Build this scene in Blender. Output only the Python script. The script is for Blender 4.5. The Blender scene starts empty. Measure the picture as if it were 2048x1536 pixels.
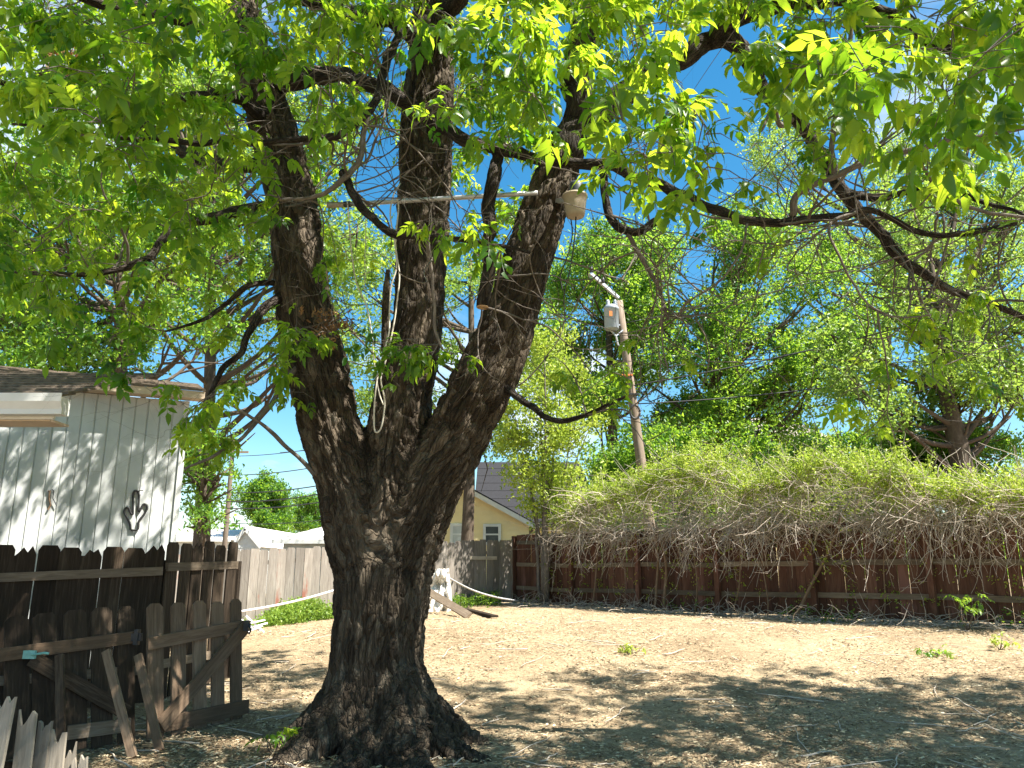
import bpy, bmesh, math, random
import numpy as np
from mathutils import Vector, Matrix, Euler
from mathutils import noise as mnoise

SC = bpy.context.scene
COL = SC.collection
rng = np.random.RandomState(7)
random.seed(7)
R = math.radians

# ------------------------------------------------------------------ camera
FPX, PITCH, CAMZ = 1560.0, R(13.41), 1.4
cam = bpy.data.cameras.new('camera')
cam.sensor_width = 36.0
cam.lens = FPX / 2048 * 36.0
cam.clip_start, cam.clip_end = 0.05, 2000
camo = bpy.data.objects.new('camera', cam)
COL.objects.link(camo)
camo.location = (0, 0, CAMZ)
camo.rotation_euler = (R(90) + PITCH, 0, 0)
SC.camera = camo

# ------------------------------------------------------------------ light
CLOUD_SHIFT = (3.1, 1.7)
SUN_EL, SUN_AZ = R(58), R(114)          # azimuth clockwise from +Y
w = bpy.data.worlds.new('World')
SC.world = w
w.use_nodes = True
nt = w.node_tree
nt.nodes.clear()
wo = nt.nodes.new('ShaderNodeOutputWorld')
bg = nt.nodes.new('ShaderNodeBackground')
sky = nt.nodes.new('ShaderNodeTexSky')
sky.sky_type = 'NISHITA'
sky.sun_disc = False
sky.sun_elevation = SUN_EL
sky.sun_rotation = SUN_AZ
sky.air_density, sky.dust_density, sky.ozone_density = 1.0, 0.5, 1.0
bg.inputs['Strength'].default_value = 0.062
hs = nt.nodes.new('ShaderNodeHueSaturation')
hs.inputs['Hue'].default_value = 0.486
hs.inputs['Saturation'].default_value = 1.42
nt.links.new(sky.outputs[0], hs.inputs['Color'])
# thin fair weather cloud over the whole sky
tcn = nt.nodes.new('ShaderNodeTexCoord')
sepn = nt.nodes.new('ShaderNodeSeparateXYZ')
nt.links.new(tcn.outputs['Generated'], sepn.inputs[0])
zn = nt.nodes.new('ShaderNodeMath'); zn.operation = 'ADD'; zn.inputs[1].default_value = 0.22
nt.links.new(sepn.outputs[2], zn.inputs[0])
dvn = nt.nodes.new('ShaderNodeVectorMath'); dvn.operation = 'DIVIDE'
cbn = nt.nodes.new('ShaderNodeCombineXYZ')
for _k in range(3):
    nt.links.new(zn.outputs[0], cbn.inputs[_k])
nt.links.new(tcn.outputs['Generated'], dvn.inputs[0])
nt.links.new(cbn.outputs[0], dvn.inputs[1])
cnn = nt.nodes.new('ShaderNodeTexNoise')
cnn.inputs['Scale'].default_value = 1.3
cnn.inputs['Detail'].default_value = 7
cnn.inputs['Roughness'].default_value = 0.55
mpn = nt.nodes.new('ShaderNodeMapping')
mpn.inputs['Location'].default_value = (CLOUD_SHIFT[0], CLOUD_SHIFT[1], 0)
nt.links.new(dvn.outputs[0], mpn.inputs[0])
nt.links.new(mpn.outputs[0], cnn.inputs['Vector'])
crn = nt.nodes.new('ShaderNodeValToRGB')
crn.color_ramp.elements[0].position, crn.color_ramp.elements[1].position = 0.54, 0.72
crn.color_ramp.elements[1].color = (.9, .9, .9, 1)
nt.links.new(cnn.outputs['Fac'], crn.inputs[0])
mxn = nt.nodes.new('ShaderNodeMix'); mxn.data_type = 'RGBA'
mxn.inputs[7].default_value = (7.0, 7.2, 7.5, 1)
nt.links.new(crn.outputs[0], mxn.inputs[0])
nt.links.new(hs.outputs[0], mxn.inputs[6])
nt.links.new(mxn.outputs[2], bg.inputs[0])
nt.links.new(bg.outputs[0], wo.inputs[0])
sl = bpy.data.lights.new('sun', 'SUN')
sl.energy = 5.0
sl.angle = R(0.53)
sl.color = (1.0, 0.94, 0.84)
so = bpy.data.objects.new('sun', sl)
COL.objects.link(so)
SUND = Vector((math.sin(SUN_AZ) * math.cos(SUN_EL), math.cos(SUN_AZ) * math.cos(SUN_EL), math.sin(SUN_EL)))
so.rotation_euler = SUND.to_track_quat('Z', 'Y').to_euler()
so.location = (20, -10, 30)
vs = SC.view_settings
vs.view_transform = 'Standard'
vs.look = 'None'
vs.exposure = 1.88
vs.gamma = 1.0
SC.cycles.max_bounces = 8
SC.cycles.transmission_bounces = 6

# ------------------------------------------------------------------ helpers
def P(x, y, Y):
    """point of the place seen at photo pixel (x, y), at world depth Y"""
    u, v = (x - 1024) / FPX, (768 - y) / FPX
    yc = math.cos(PITCH) - v * math.sin(PITCH)
    zc = math.sin(PITCH) + v * math.cos(PITCH)
    return np.array([u / yc * Y, Y, CAMZ + zc / yc * Y])

def PW(wpx, y, Y):
    v = (768 - y) / FPX
    return wpx / FPX * Y / (math.cos(PITCH) - v * math.sin(PITCH))

def ss(a, b, x):
    t = np.clip((np.asarray(x, float) - a) / (b - a), 0, 1)
    return t * t * (3 - 2 * t)

def _hash(ix, iy, iz, k=0):
    h = (ix.astype(np.int64) * 73856093) ^ (iy.astype(np.int64) * 19349663) ^ (iz.astype(np.int64) * 83492791) ^ (k * 2654435761)
    h = (h ^ (h >> 13)) * 1274126177
    h = h ^ (h >> 16)
    return (h & 0xFFFFFF) / float(0xFFFFFF)

def vnoise(p, seed=0):
    """value noise in [-1, 1]"""
    p = np.asarray(p, float)
    i = np.floor(p).astype(np.int64)
    f = p - i
    f = f * f * (3 - 2 * f)
    r = 0
    for dx in (0, 1):
        for dy in (0, 1):
            for dz in (0, 1):
                wt = (f[:, 0] if dx else 1 - f[:, 0]) * (f[:, 1] if dy else 1 - f[:, 1]) * (f[:, 2] if dz else 1 - f[:, 2])
                r = r + wt * _hash(i[:, 0] + dx, i[:, 1] + dy, i[:, 2] + dz, seed)
    return r * 2 - 1

def voro(p, seed=0):
    """F1 and F2 of a 3-D Voronoi"""
    i = np.floor(p).astype(np.int64)
    f1 = np.full(len(p), 9.0)
    f2 = np.full(len(p), 9.0)
    for dx in (-1, 0, 1):
        for dy in (-1, 0, 1):
            for dz in (-1, 0, 1):
                c = i + np.array([dx, dy, dz])
                q = np.stack([c[:, k] + _hash(c[:, 0], c[:, 1], c[:, 2], seed + k + 1) for k in range(3)], 1)
                d = np.linalg.norm(q - p, axis=1)
                f2 = np.minimum(f2, np.maximum(f1, d))
                f1 = np.minimum(f1, d)
    return f1, f2

def ground_z(x, y):
    x = np.asarray(x, float)
    y = np.asarray(y, float)
    m = 0.25 + 0.75 * ss(-8.0, -0.5, x)
    z = 0.5 * ss(5.5, 13.5, y) * m
    z = z + 0.02 * np.sin(x * 1.3 + y * 0.7) + 0.015 * np.sin(x * 0.6 - y * 1.7 + 1)
    return z

def gz(x, y):
    return float(ground_z(x, y))

def on_ground(x, y, dz=0.0):
    """ground point under photo pixel (x, y)"""
    lo, hi = 2.0, 40.0
    for _ in range(40):
        m = (lo + hi) / 2
        p = P(x, y, m)
        if p[2] > gz(p[0], p[1]):
            lo = m
        else:
            hi = m
    p = P(x, y, lo)
    return np.array([p[0], p[1], gz(p[0], p[1]) + dz])

class MB:
    def __init__(s):
        s.v, s.f, s.co, s.t = [], [], [], []

    def add(s, verts, faces, co=None, tint=0.5):
        o = len(s.v)
        s.v.extend([tuple(map(float, q)) for q in verts])
        s.co.extend([tuple(map(float, q)) for q in (co if co is not None else verts)])
        s.f.extend([tuple(o + i for i in fc) for fc in faces])
        s.t.extend([tint] * len(verts))
        return s

    def box(s, a, b, M=None, tint=0.5):
        x0, y0, z0 = a
        x1, y1, z1 = b
        v = [(x0, y0, z0), (x1, y0, z0), (x1, y1, z0), (x0, y1, z0), (x0, y0, z1), (x1, y0, z1), (x1, y1, z1), (x0, y1, z1)]
        if M is not None:
            v = [tuple(M @ Vector(q)) for q in v]
        return s.add(v, [(0, 3, 2, 1), (4, 5, 6, 7), (0, 1, 5, 4), (1, 2, 6, 5), (2, 3, 7, 6), (3, 0, 4, 7)], tint=tint)

    def bar(s, p, q, wd, th, up=(0, 0, 1), tint=0.5):
        """rectangular bar from p to q, wd along the side direction, th along 'up'"""
        p, q = Vector(p), Vector(q)
        d = (q - p).normalized()
        u = Vector(up)
        sd = d.cross(u)
        if sd.length < 1e-4:
            sd = d.cross(Vector((1, 0, 0)))
        sd.normalize()
        u = sd.cross(d).normalized()
        v = []
        for c in (p, q):
            for a, b in ((-1, -1), (1, -1), (1, 1), (-1, 1)):
                v.append(c + sd * (a * wd / 2) + u * (b * th / 2))
        return s.add(v, [(0, 1, 2, 3), (7, 6, 5, 4), (0, 4, 5, 1), (1, 5, 6, 2), (2, 6, 7, 3), (3, 7, 4, 0)], tint=tint)

    def tube(s, pts, rad, n=8, caps=True, lump=0.0, tint=0.5):
        pts = np.asarray(pts, float)
        m = len(pts)
        rad = np.broadcast_to(np.asarray(rad, float), (m,))
        T = np.gradient(pts, axis=0)
        T /= np.linalg.norm(T, axis=1)[:, None] + 1e-9
        a = np.array([0, 0, 1.0]) if abs(T[0, 2]) < 0.9 else np.array([1.0, 0, 0])
        N = np.cross(T[0], a)
        N /= np.linalg.norm(N)
        ang = np.arange(n) / n * 2 * math.pi
        ca, sa = np.cos(ang), np.sin(ang)
        V, C = [], []
        L = 0
        for i in range(m):
            if i:
                L += np.linalg.norm(pts[i] - pts[i - 1])
            N = N - T[i] * np.dot(N, T[i])
            N /= np.linalg.norm(N) + 1e-9
            B = np.cross(T[i], N)
            rr = rad[i] * (1 + (lump * rng.uniform(-1, 1, n) if lump else 0) * np.ones(n))
            V.append(pts[i] + (ca * rr)[:, None] * N + (sa * rr)[:, None] * B)
            C.append(np.stack([ca * rr, sa * rr, np.full(n, L)], 1))
        V = np.concatenate(V)
        C = np.concatenate(C)
        F = []
        for i in range(m - 1):
            for k in range(n):
                k2 = (k + 1) % n
                F.append((i * n + k, i * n + k2, (i + 1) * n + k2, (i + 1) * n + k))
        if caps:
            F.append(tuple(range(n - 1, -1, -1)))
            F.append(tuple((m - 1) * n + k for k in range(n)))
        return s.add(V, F, C, tint)

    def mesh(s, name, mat=None, smooth=False):
        me = bpy.data.meshes.new(name)
        me.from_pydata(s.v, [], s.f)
        at = me.attributes.new('bark_co', 'FLOAT_VECTOR', 'POINT')
        at.data.foreach_set('vector', np.asarray(s.co, np.float32).ravel())
        at = me.attributes.new('tint', 'FLOAT', 'POINT')
        at.data.foreach_set('value', np.asarray(s.t, np.float32))
        if mat:
            me.materials.append(mat)
        if smooth:
            me.polygons.foreach_set('use_smooth', np.ones(len(me.polygons), bool))
        me.update()
        return me

    def build(s, name, mat=None, parent=None, smooth=False, **tags):
        return obj(name, s.mesh(name, mat, smooth), parent, **tags)

def obj(name, data, parent=None, label=None, category=None, group=None, kind=None, loc=None, rot=None):
    o = bpy.data.objects.new(name, data)
    COL.objects.link(o)
    if loc is not None:
        o.location = tuple(map(float, loc))
    if rot is not None:
        o.rotation_euler = rot
    if parent is not None:
        o.parent = parent
        # children are given in world coordinates unless the parent is moved
        if parent.get('_at') is not None:
            a = parent['_at']
            o.matrix_parent_inverse = Matrix.Translation((-a[0], -a[1], -a[2]))
    if label:
        o['label'] = label
    if category:
        o['category'] = category
    if group:
        o['group'] = group
    if kind:
        o['kind'] = kind
    return o

ROOTS = []
def thing(name, label, category, at, group=None, kind=None):
    e = bpy.data.objects.new(name, None)
    COL.objects.link(e)
    e.empty_display_size = 0.2
    e.location = tuple(map(float, at))
    e['label'] = label
    e['category'] = category
    if group:
        e['group'] = group
    if kind:
        e['kind'] = kind
    e['_at'] = [float(q) for q in at]
    ROOTS.append(e)
    return e

def np_mesh(name, V, F, mat, tint=None, smooth=False, nv=None):
    """fast mesh from arrays; F is (n, k) with k the same for all faces"""
    me = bpy.data.meshes.new(name)
    V = np.asarray(V, np.float32)
    F = np.asarray(F, np.int32)
    n, k = F.shape
    me.vertices.add(len(V))
    me.vertices.foreach_set('co', V.ravel())
    me.loops.add(n * k)
    me.loops.foreach_set('vertex_index', F.ravel())
    me.polygons.add(n)
    me.polygons.foreach_set('loop_start', np.arange(0, n * k, k, dtype=np.int32))
    me.polygons.foreach_set('loop_total', np.full(n, k, np.int32))
    me.update(calc_edges=True)
    if tint is not None:
        at = me.attributes.new('tint', 'FLOAT', 'POINT')
        at.data.foreach_set('value', np.asarray(tint, np.float32))
    if smooth:
        me.polygons.foreach_set('use_smooth', np.ones(n, bool))
    me.materials.append(mat)
    return me

def smooth_path(pts, n):
    """Catmull-Rom through rows of pts (any number of columns)"""
    p = np.asarray(pts, float)
    p = np.vstack([2 * p[0] - p[1], p, 2 * p[-1] - p[-2]])
    out = []
    segs = len(p) - 3
    for q in np.linspace(0, segs, n):
        i = min(int(q), segs - 1)
        t = q - i
        a, b, c, d = p[i], p[i + 1], p[i + 2], p[i + 3]
        out.append(0.5 * (2 * b + (c - a) * t + (2 * a - 5 * b + 4 * c - d) * t * t + (3 * b - a - 3 * c + d) * t ** 3))
    return np.array(out)

def px_path(rows, n):
    """rows of (x, y, width_px, Y) -> points and radii"""
    pts = np.array([list(P(x, y, Y)) + [PW(wd, y, Y) / 2] for x, y, wd, Y in rows])
    s = smooth_path(pts, n)
    return s[:, :3], np.maximum(s[:, 3], 0.002)

def rand_rot(n, droop=0.0):
    """random rotation matrices, local x axis roughly outward"""
    az = rng.uniform(0, 2 * math.pi, n)
    return az

# ------------------------------------------------------------------ materials
def mat_new(name):
    m = bpy.data.materials.new(name)
    m.use_nodes = True
    nt = m.node_tree
    for nd in list(nt.nodes):
        nt.nodes.remove(nd)
    out = nt.nodes.new('ShaderNodeOutputMaterial')
    b = nt.nodes.new('ShaderNodeBsdfPrincipled')
    nt.links.new(b.outputs[0], out.inputs[0])
    return m, nt, b, out

def ramp(nt, fac, stops):
    r = nt.nodes.new('ShaderNodeValToRGB')
    el = r.color_ramp.elements
    while len(el) > 1:
        el.remove(el[-1])
    el[0].position, el[0].color = stops[0][0], (*stops[0][1], 1)
    for p_, c_ in stops[1:]:
        e = el.new(p_)
        e.color = (*c_, 1)
    nt.links.new(fac, r.inputs[0])
    return r.outputs[0]

def mapped(nt, src, scale):
    mp = nt.nodes.new('ShaderNodeMapping')
    mp.inputs['Scale'].default_value = scale
    nt.links.new(src, mp.inputs[0])
    return mp.outputs[0]

def noise(nt, vec, scale, detail=4, rough=0.55, dist=0.0):
    n = nt.nodes.new('ShaderNodeTexNoise')
    n.inputs['Scale'].default_value = scale
    n.inputs['Detail'].default_value = detail
    n.inputs['Roughness'].default_value = rough
    n.inputs['Distortion'].default_value = dist
    if vec is not None:
        nt.links.new(vec, n.inputs['Vector'])
    return n.outputs['Fac']

def mixc(nt, fac, a, b, mode='MIX'):
    m = nt.nodes.new('ShaderNodeMix')
    m.data_type = 'RGBA'
    m.blend_type = mode
    for sock, val in ((m.inputs[0], fac), (m.inputs[6], a), (m.inputs[7], b)):
        if hasattr(val, 'is_output'):
            nt.links.new(val, sock)
        elif isinstance(val, tuple):
            sock.default_value = (*val, 1)
        else:
            sock.default_value = val
    return m.outputs[2]

def math_(nt, op, a, b=None):
    m = nt.nodes.new('ShaderNodeMath')
    m.operation = op
    for k, val in enumerate((a, b)):
        if val is None:
            continue
        if hasattr(val, 'is_output'):
            nt.links.new(val, m.inputs[k])
        else:
            m.inputs[k].default_value = val
    return m.outputs[0]

def bump(nt, bsdf, h, strength=0.5, dist=0.02):
    b = nt.nodes.new('ShaderNodeBump')
    b.inputs['Strength'].default_value = strength
    b.inputs['Distance'].default_value = dist
    nt.links.new(h, b.inputs['Height'])
    nt.links.new(b.outputs[0], bsdf.inputs['Normal'])

def attr(nt, name, out='Fac'):
    a = nt.nodes.new('ShaderNodeAttribute')
    a.attribute_name = name
    return a.outputs[out]

def tcoord(nt, which='Object'):
    return nt.nodes.new('ShaderNodeTexCoord').outputs[which]

def obj_random(nt):
    return nt.nodes.new('ShaderNodeObjectInfo').outputs['Random']

def geo_pos(nt):
    return nt.nodes.new('ShaderNodeNewGeometry').outputs['Position']

def m_plain(name, col, rough=0.7, metal=0.0, var=0.25, scale=8.0, bmp=0.15):
    m, nt, b, _ = mat_new(name)
    co = tcoord(nt)
    n = noise(nt, co, scale, 5, 0.6)
    dark = tuple(c * (1 - var) for c in col)
    lite = tuple(min(1, c * (1 + var)) for c in col)
    nt.links.new(ramp(nt, n, [(0.3, dark), (0.7, lite)]), b.inputs['Base Color'])
    b.inputs['Roughness'].default_value = rough
    b.inputs['Metallic'].default_value = metal
    if bmp:
        bump(nt, b, noise(nt, co, scale * 6, 4, 0.6), bmp, 0.01)
    return m

def m_wood(name, stops, rough=0.85, stain=None, grain=(14, 14, 1.2), knots=True):
    """weathered board: long axis is local z; every board differs by its object random"""
    m, nt, b, _ = mat_new(name)
    rnd = obj_random(nt)
    off = nt.nodes.new('ShaderNodeCombineXYZ')
    k = math_(nt, 'MULTIPLY', rnd, 37.0)
    for i in range(3):
        nt.links.new(k, off.inputs[i])
    add = nt.nodes.new('ShaderNodeVectorMath')
    add.operation = 'ADD'
    nt.links.new(tcoord(nt), add.inputs[0])
    nt.links.new(off.outputs[0], add.inputs[1])
    co = add.outputs[0]
    g = noise(nt, mapped(nt, co, grain), 4.0, 6, 0.65, 0.6)
    big = noise(nt, mapped(nt, co, (3, 3, 0.8)), 1.5, 4, 0.6)
    f = math_(nt, 'ADD', math_(nt, 'MULTIPLY', g, 0.6), math_(nt, 'MULTIPLY', big, 0.4))
    c = ramp(nt, f, [(0.28, stops[0]), (0.5, stops[1]), (0.72, stops[2])])
    br = math_(nt, 'ADD', math_(nt, 'MULTIPLY', rnd, 0.7), 0.65)
    hsv = nt.nodes.new('ShaderNodeHueSaturation')
    nt.links.new(c, hsv.inputs['Color'])
    nt.links.new(br, hsv.inputs['Value'])
    c = hsv.outputs[0]
    if stain:
        sn = noise(nt, mapped(nt, co, (2.5, 2.5, 0.9)), 1.3, 5, 0.7)
        th = math_(nt, 'ADD', sn, math_(nt, 'MULTIPLY', math_(nt, 'SUBTRACT', rnd, 0.5), stain[2]))
        sf = ramp(nt, th, [(stain[1], (0, 0, 0)), (stain[1] + 0.1, (1, 1, 1))])
        c = mixc(nt, math_(nt, 'MULTIPLY', sf, 0.85), c, stain[0])
    nt.links.new(c, b.inputs['Base Color'])
    b.inputs['Roughness'].default_value = rough
    b.inputs['Specular IOR Level'].default_value = 0.2
    bump(nt, b, g, 0.5, 0.006)
    return m

def m_bark(name, cols, fine=60.0, lichen=0.25, plates=0.0):
    m, nt, b, _ = mat_new(name)
    co = attr(nt, 'bark_co', 'Vector')
    n1 = noise(nt, mapped(nt, co, (1, 1, 0.25)), fine * 0.5, 7, 0.7, 0.3)
    n2 = noise(nt, co, 4.0, 4, 0.6)
    n3 = noise(nt, mapped(nt, co, (1, 1, 0.35)), fine * 1.6, 6, 0.7)
    f = math_(nt, 'ADD', math_(nt, 'MULTIPLY', n1, 0.65), math_(nt, 'MULTIPLY', n2, 0.35))
    h = math_(nt, 'ADD', math_(nt, 'MULTIPLY', n1, 0.35), math_(nt, 'MULTIPLY', n3, 0.25))
    if plates:
        # long plates split by furrows; each plate weathered a little differently
        wn = nt.nodes.new('ShaderNodeTexNoise')
        wn.inputs['Scale'].default_value = 7.0
        wn.inputs['Detail'].default_value = 3
        nt.links.new(mapped(nt, co, (1, 1, 0.5)), wn.inputs['Vector'])
        va = nt.nodes.new('ShaderNodeVectorMath')
        va.operation = 'SCALE'
        va.inputs['Scale'].default_value = 0.05
        nt.links.new(wn.outputs['Color'], va.inputs[0])
        ad = nt.nodes.new('ShaderNodeVectorMath')
        ad.operation = 'ADD'
        nt.links.new(co, ad.inputs[0])
        nt.links.new(va.outputs[0], ad.inputs[1])
        pc = mapped(nt, ad.outputs[0], (1, 1, 0.24))
        for scl, amp in ((plates, 1.0), (plates * 2.1, 0.4)):
            vo = nt.nodes.new('ShaderNodeTexVoronoi')
            vo.feature = 'DISTANCE_TO_EDGE'
            vo.inputs['Scale'].default_value = scl
            nt.links.new(pc, vo.inputs['Vector'])
            rp = ramp(nt, vo.outputs['Distance'], [(0.0, (0, 0, 0)), (0.10, (.7, .7, .7)), (0.22, (1, 1, 1))])
            h = math_(nt, 'ADD', h, math_(nt, 'MULTIPLY', rp, amp))
        vc = nt.nodes.new('ShaderNodeTexVoronoi')
        vc.inputs['Scale'].default_value = plates
        nt.links.new(pc, vc.inputs['Vector'])
        sp_ = nt.nodes.new('ShaderNodeSeparateColor')
        nt.links.new(vc.outputs['Color'], sp_.inputs[0])
        f = math_(nt, 'ADD', math_(nt, 'MULTIPLY', f, 0.75), math_(nt, 'MULTIPLY', sp_.outputs[0], 0.25))
    c = ramp(nt, f, [(0.3, cols[0]), (0.5, cols[1]), (0.68, cols[2])])
    l = noise(nt, co, 7.0, 5, 0.65)
    lf = ramp(nt, l, [(0.6, (0, 0, 0)), (0.68, (1, 1, 1))])
    c = mixc(nt, math_(nt, 'MULTIPLY', lf, lichen), c, (0.22, 0.21, 0.175))
    nt.links.new(c, b.inputs['Base Color'])
    b.inputs['Roughness'].default_value = 0.9
    b.inputs['Specular IOR Level'].default_value = 0.15
    bump(nt, b, h, 1.0 if plates else 0.7, 0.035 if plates else 0.012)
    return m

def m_leaf(name, stops, trans, tw=0.5, rough=0.4):
    """leaf: reflects and lets light through"""
    m, nt, b, out = mat_new(name)
    t = attr(nt, 'tint')
    nn = noise(nt, geo_pos(nt), 0.6, 3, 0.6)
    f = math_(nt, 'ADD', math_(nt, 'MULTIPLY', t, 0.7), math_(nt, 'MULTIPLY', nn, 0.3))
    c = ramp(nt, f, [(0.2, stops[0]), (0.5, stops[1]), (0.8, stops[2])])
    nt.links.new(c, b.inputs['Base Color'])
    b.inputs['Roughness'].default_value = rough
    b.inputs['Specular IOR Level'].default_value = 0.35
    tr = nt.nodes.new('ShaderNodeBsdfTranslucent')
    ct = ramp(nt, f, [(0.2, trans[0]), (0.8, trans[1])])
    nt.links.new(ct, tr.inputs['Color'])
    mx = nt.nodes.new('ShaderNodeMixShader')
    mx.inputs[0].default_value = tw
    nt.links.new(b.outputs[0], mx.inputs[1])
    nt.links.new(tr.outputs[0], mx.inputs[2])
    nt.links.new(mx.outputs[0], out.inputs[0])
    return m

M = {}
M['bark'] = m_bark('bark', [(0.026, 0.0195, 0.014), (0.066, 0.051, 0.036), (0.145, 0.117, 0.085)], plates=19.0)
M['limb'] = m_bark('limb_bark', [(0.025, 0.020, 0.017), (0.052, 0.042, 0.035), (0.11, 0.092, 0.076)], 90, plates=34.0)
M['twig'] = m_bark('twig_bark', [(0.06, 0.05, 0.043), (0.13, 0.112, 0.097), (0.25, 0.22, 0.19)], 120, 0.1)
M['farbark'] = m_bark('far_bark', [(0.04, 0.03, 0.024), (0.085, 0.065, 0.05), (0.14, 0.115, 0.09)], 20)
M['heart'] = m_plain('cut_wood', (0.50, 0.33, 0.19), 0.8, var=0.2, scale=30)
M['leaf'] = m_leaf('leaf_green', [(0.012, 0.052, 0.006), (0.03, 0.105, 0.009), (0.09, 0.205, 0.016)],
                   [(0.15, 0.40, 0.010), (0.74, 0.88, 0.05)], .52)
M['leaf_far'] = m_leaf('leaf_far_green', [(0.02, 0.07, 0.012), (0.04, 0.115, 0.018), (0.09, 0.19, 0.03)],
                       [(0.18, 0.40, 0.03), (0.50, 0.70, 0.06)], 0.48)
M['leaf_pale'] = m_leaf('leaf_pale', [(0.09, 0.16, 0.03), (0.15, 0.25, 0.04), (0.25, 0.35, 0.06)],
                        [(0.25, 0.42, 0.05), (0.45, 0.6, 0.09)], 0.45)
M['leaf_yellow'] = m_leaf('leaf_yellow_green', [(0.15, 0.22, 0.025), (0.27, 0.35, 0.04), (0.42, 0.47, 0.07)],
                          [(0.3, 0.45, 0.04), (0.5, 0.6, 0.08)], 0.45)
M['leaf_dry'] = m_leaf('leaf_dry', [(0.16, 0.08, 0.035), (0.28, 0.15, 0.06), (0.4, 0.25, 0.11)],
                       [(0.25, 0.12, 0.05), (0.35, 0.2, 0.08)], 0.25, 0.7)
M['grey_wood'] = m_wood('grey_board', [(0.10, 0.086, 0.074), (0.19, 0.168, 0.146), (0.31, 0.285, 0.255)],
                        stain=((0.22, 0.075, 0.05), 0.63, 0.26))
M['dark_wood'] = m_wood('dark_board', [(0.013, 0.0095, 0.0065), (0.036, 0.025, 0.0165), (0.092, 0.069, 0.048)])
M['red_wood'] = m_wood('stained_board', [(0.045, 0.02, 0.013), (0.095, 0.044, 0.029), (0.17, 0.095, 0.065)],
                       stain=((0.20, 0.10, 0.08), 0.60, 0.24))
M['tan_wood'] = m_wood('tan_board', [(0.07, 0.046, 0.029), (0.135, 0.092, 0.06), (0.23, 0.165, 0.112)])
M['rail_wood'] = m_wood('rail_board', [(0.08, 0.058, 0.04), (0.15, 0.115, 0.082), (0.25, 0.205, 0.155)])
M['pale_wood'] = m_wood('pale_board', [(0.14, 0.12, 0.095), (0.26, 0.225, 0.18), (0.40, 0.355, 0.29)])
M['white'] = m_plain('white_paint', (0.62, 0.63, 0.62), 0.55, var=0.1, scale=3, bmp=0.05)
M['siding'] = m_plain('white_siding', (0.50, 0.52, 0.52), 0.6, var=0.14, scale=2.2, bmp=0.08)
M['cream'] = m_plain('cream_siding', (0.80, 0.66, 0.36), 0.6, var=0.06, scale=2, bmp=0.05)
M['tanpaint'] = m_plain('soffit_paint', (0.48, 0.38, 0.28), 0.7, var=0.15, scale=4)
M['shingle'] = m_plain('brown_shingle', (0.13, 0.10, 0.075), 0.95, var=0.5, scale=14, bmp=0.6)
M['blackroof'] = m_plain('black_roof', (0.012, 0.012, 0.015), 0.95, var=0.35, scale=10, bmp=0.4)
M['greyroof'] = m_plain('grey_roof', (0.42, 0.41, 0.40), 0.9, var=0.2, scale=8, bmp=0.4)
M['paleroof'] = m_plain('pale_roof', (0.66, 0.63, 0.60), 0.8, var=0.1, scale=6, bmp=0.2)
M['brownroof'] = m_plain('brown_grey_roof', (0.30, 0.25, 0.22), 0.9, var=0.2, scale=8, bmp=0.4)
M['glass'] = m_plain('window_glass', (0.05, 0.06, 0.07), 0.08, var=0.2, scale=2, bmp=0)
M['pane_pale'] = m_plain('window_blind', (0.45, 0.48, 0.48), 0.3, var=0.15, scale=3, bmp=0)
M['black_metal'] = m_plain('black_metal', (0.03, 0.03, 0.032), 0.5, 0.3, var=0.3, scale=20)
M['grey_metal'] = m_plain('galvanised', (0.48, 0.48, 0.50), 0.45, 0.6, var=0.2, scale=15)
M['plastic_white'] = m_plain('white_plastic', (0.70, 0.68, 0.72), 0.5, var=0.1, scale=10, bmp=0.05)
M['cord'] = m_plain('pale_cord', (0.50, 0.47, 0.40), 0.8, var=0.15, scale=40)
M['wire'] = m_plain('black_wire', (0.02, 0.02, 0.022), 0.6, var=0.1, scale=10, bmp=0)
M['tin'] = m_plain('transformer_grey', (0.30, 0.33, 0.37), 0.5, 0.2, var=0.08, scale=5, bmp=0.03)
M['orange'] = m_plain('orange_mark', (0.75, 0.22, 0.05), 0.6, var=0.1, bmp=0)
M['bucket'] = m_plain('beige_housing', (0.36, 0.30, 0.225), 0.55, var=0.12, scale=12, bmp=0.05)
M['cap'] = m_plain('dark_cap', (0.05, 0.06, 0.08), 0.4, var=0.2, scale=12, bmp=0.03)
M['pole_wood'] = m_wood('pole_timber', [(0.09, 0.068, 0.05), (0.17, 0.132, 0.10), (0.27, 0.22, 0.175)], grain=(10, 10, 0.6))
M['latch'] = m_plain('green_plate', (0.16, 0.38, 0.34), 0.5, var=0.2, scale=30)
M['stone'] = m_plain('white_scrap', (0.62, 0.60, 0.56), 0.8, var=0.2, scale=10, bmp=0.4)
M['dryvine'] = m_bark('dry_vine', [(0.22, 0.185, 0.15), (0.44, 0.38, 0.315), (0.62, 0.555, 0.475)], 60, 0.0)
M['vinewood'] = m_bark('vine_wood', [(0.10, 0.065, 0.04), (0.19, 0.125, 0.08), (0.28, 0.20, 0.14)], 60, 0.05)

def m_litter():
    m, nt, b, _ = mat_new('leaf_litter')
    t = attr(nt, 'tint')
    c = ramp(nt, t, [(0.0, (0.06, 0.036, 0.022)), (0.25, (0.13, 0.085, 0.05)), (0.5, (0.33, 0.25, 0.15)), (0.8, (0.48, 0.39, 0.25)), (1.0, (0.60, 0.52, 0.37))])
    nt.links.new(c, b.inputs['Base Color'])
    b.inputs['Roughness'].default_value = 0.85
    b.inputs['Specular IOR Level'].default_value = 0.2
    return m
M['litter'] = m_litter()

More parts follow.
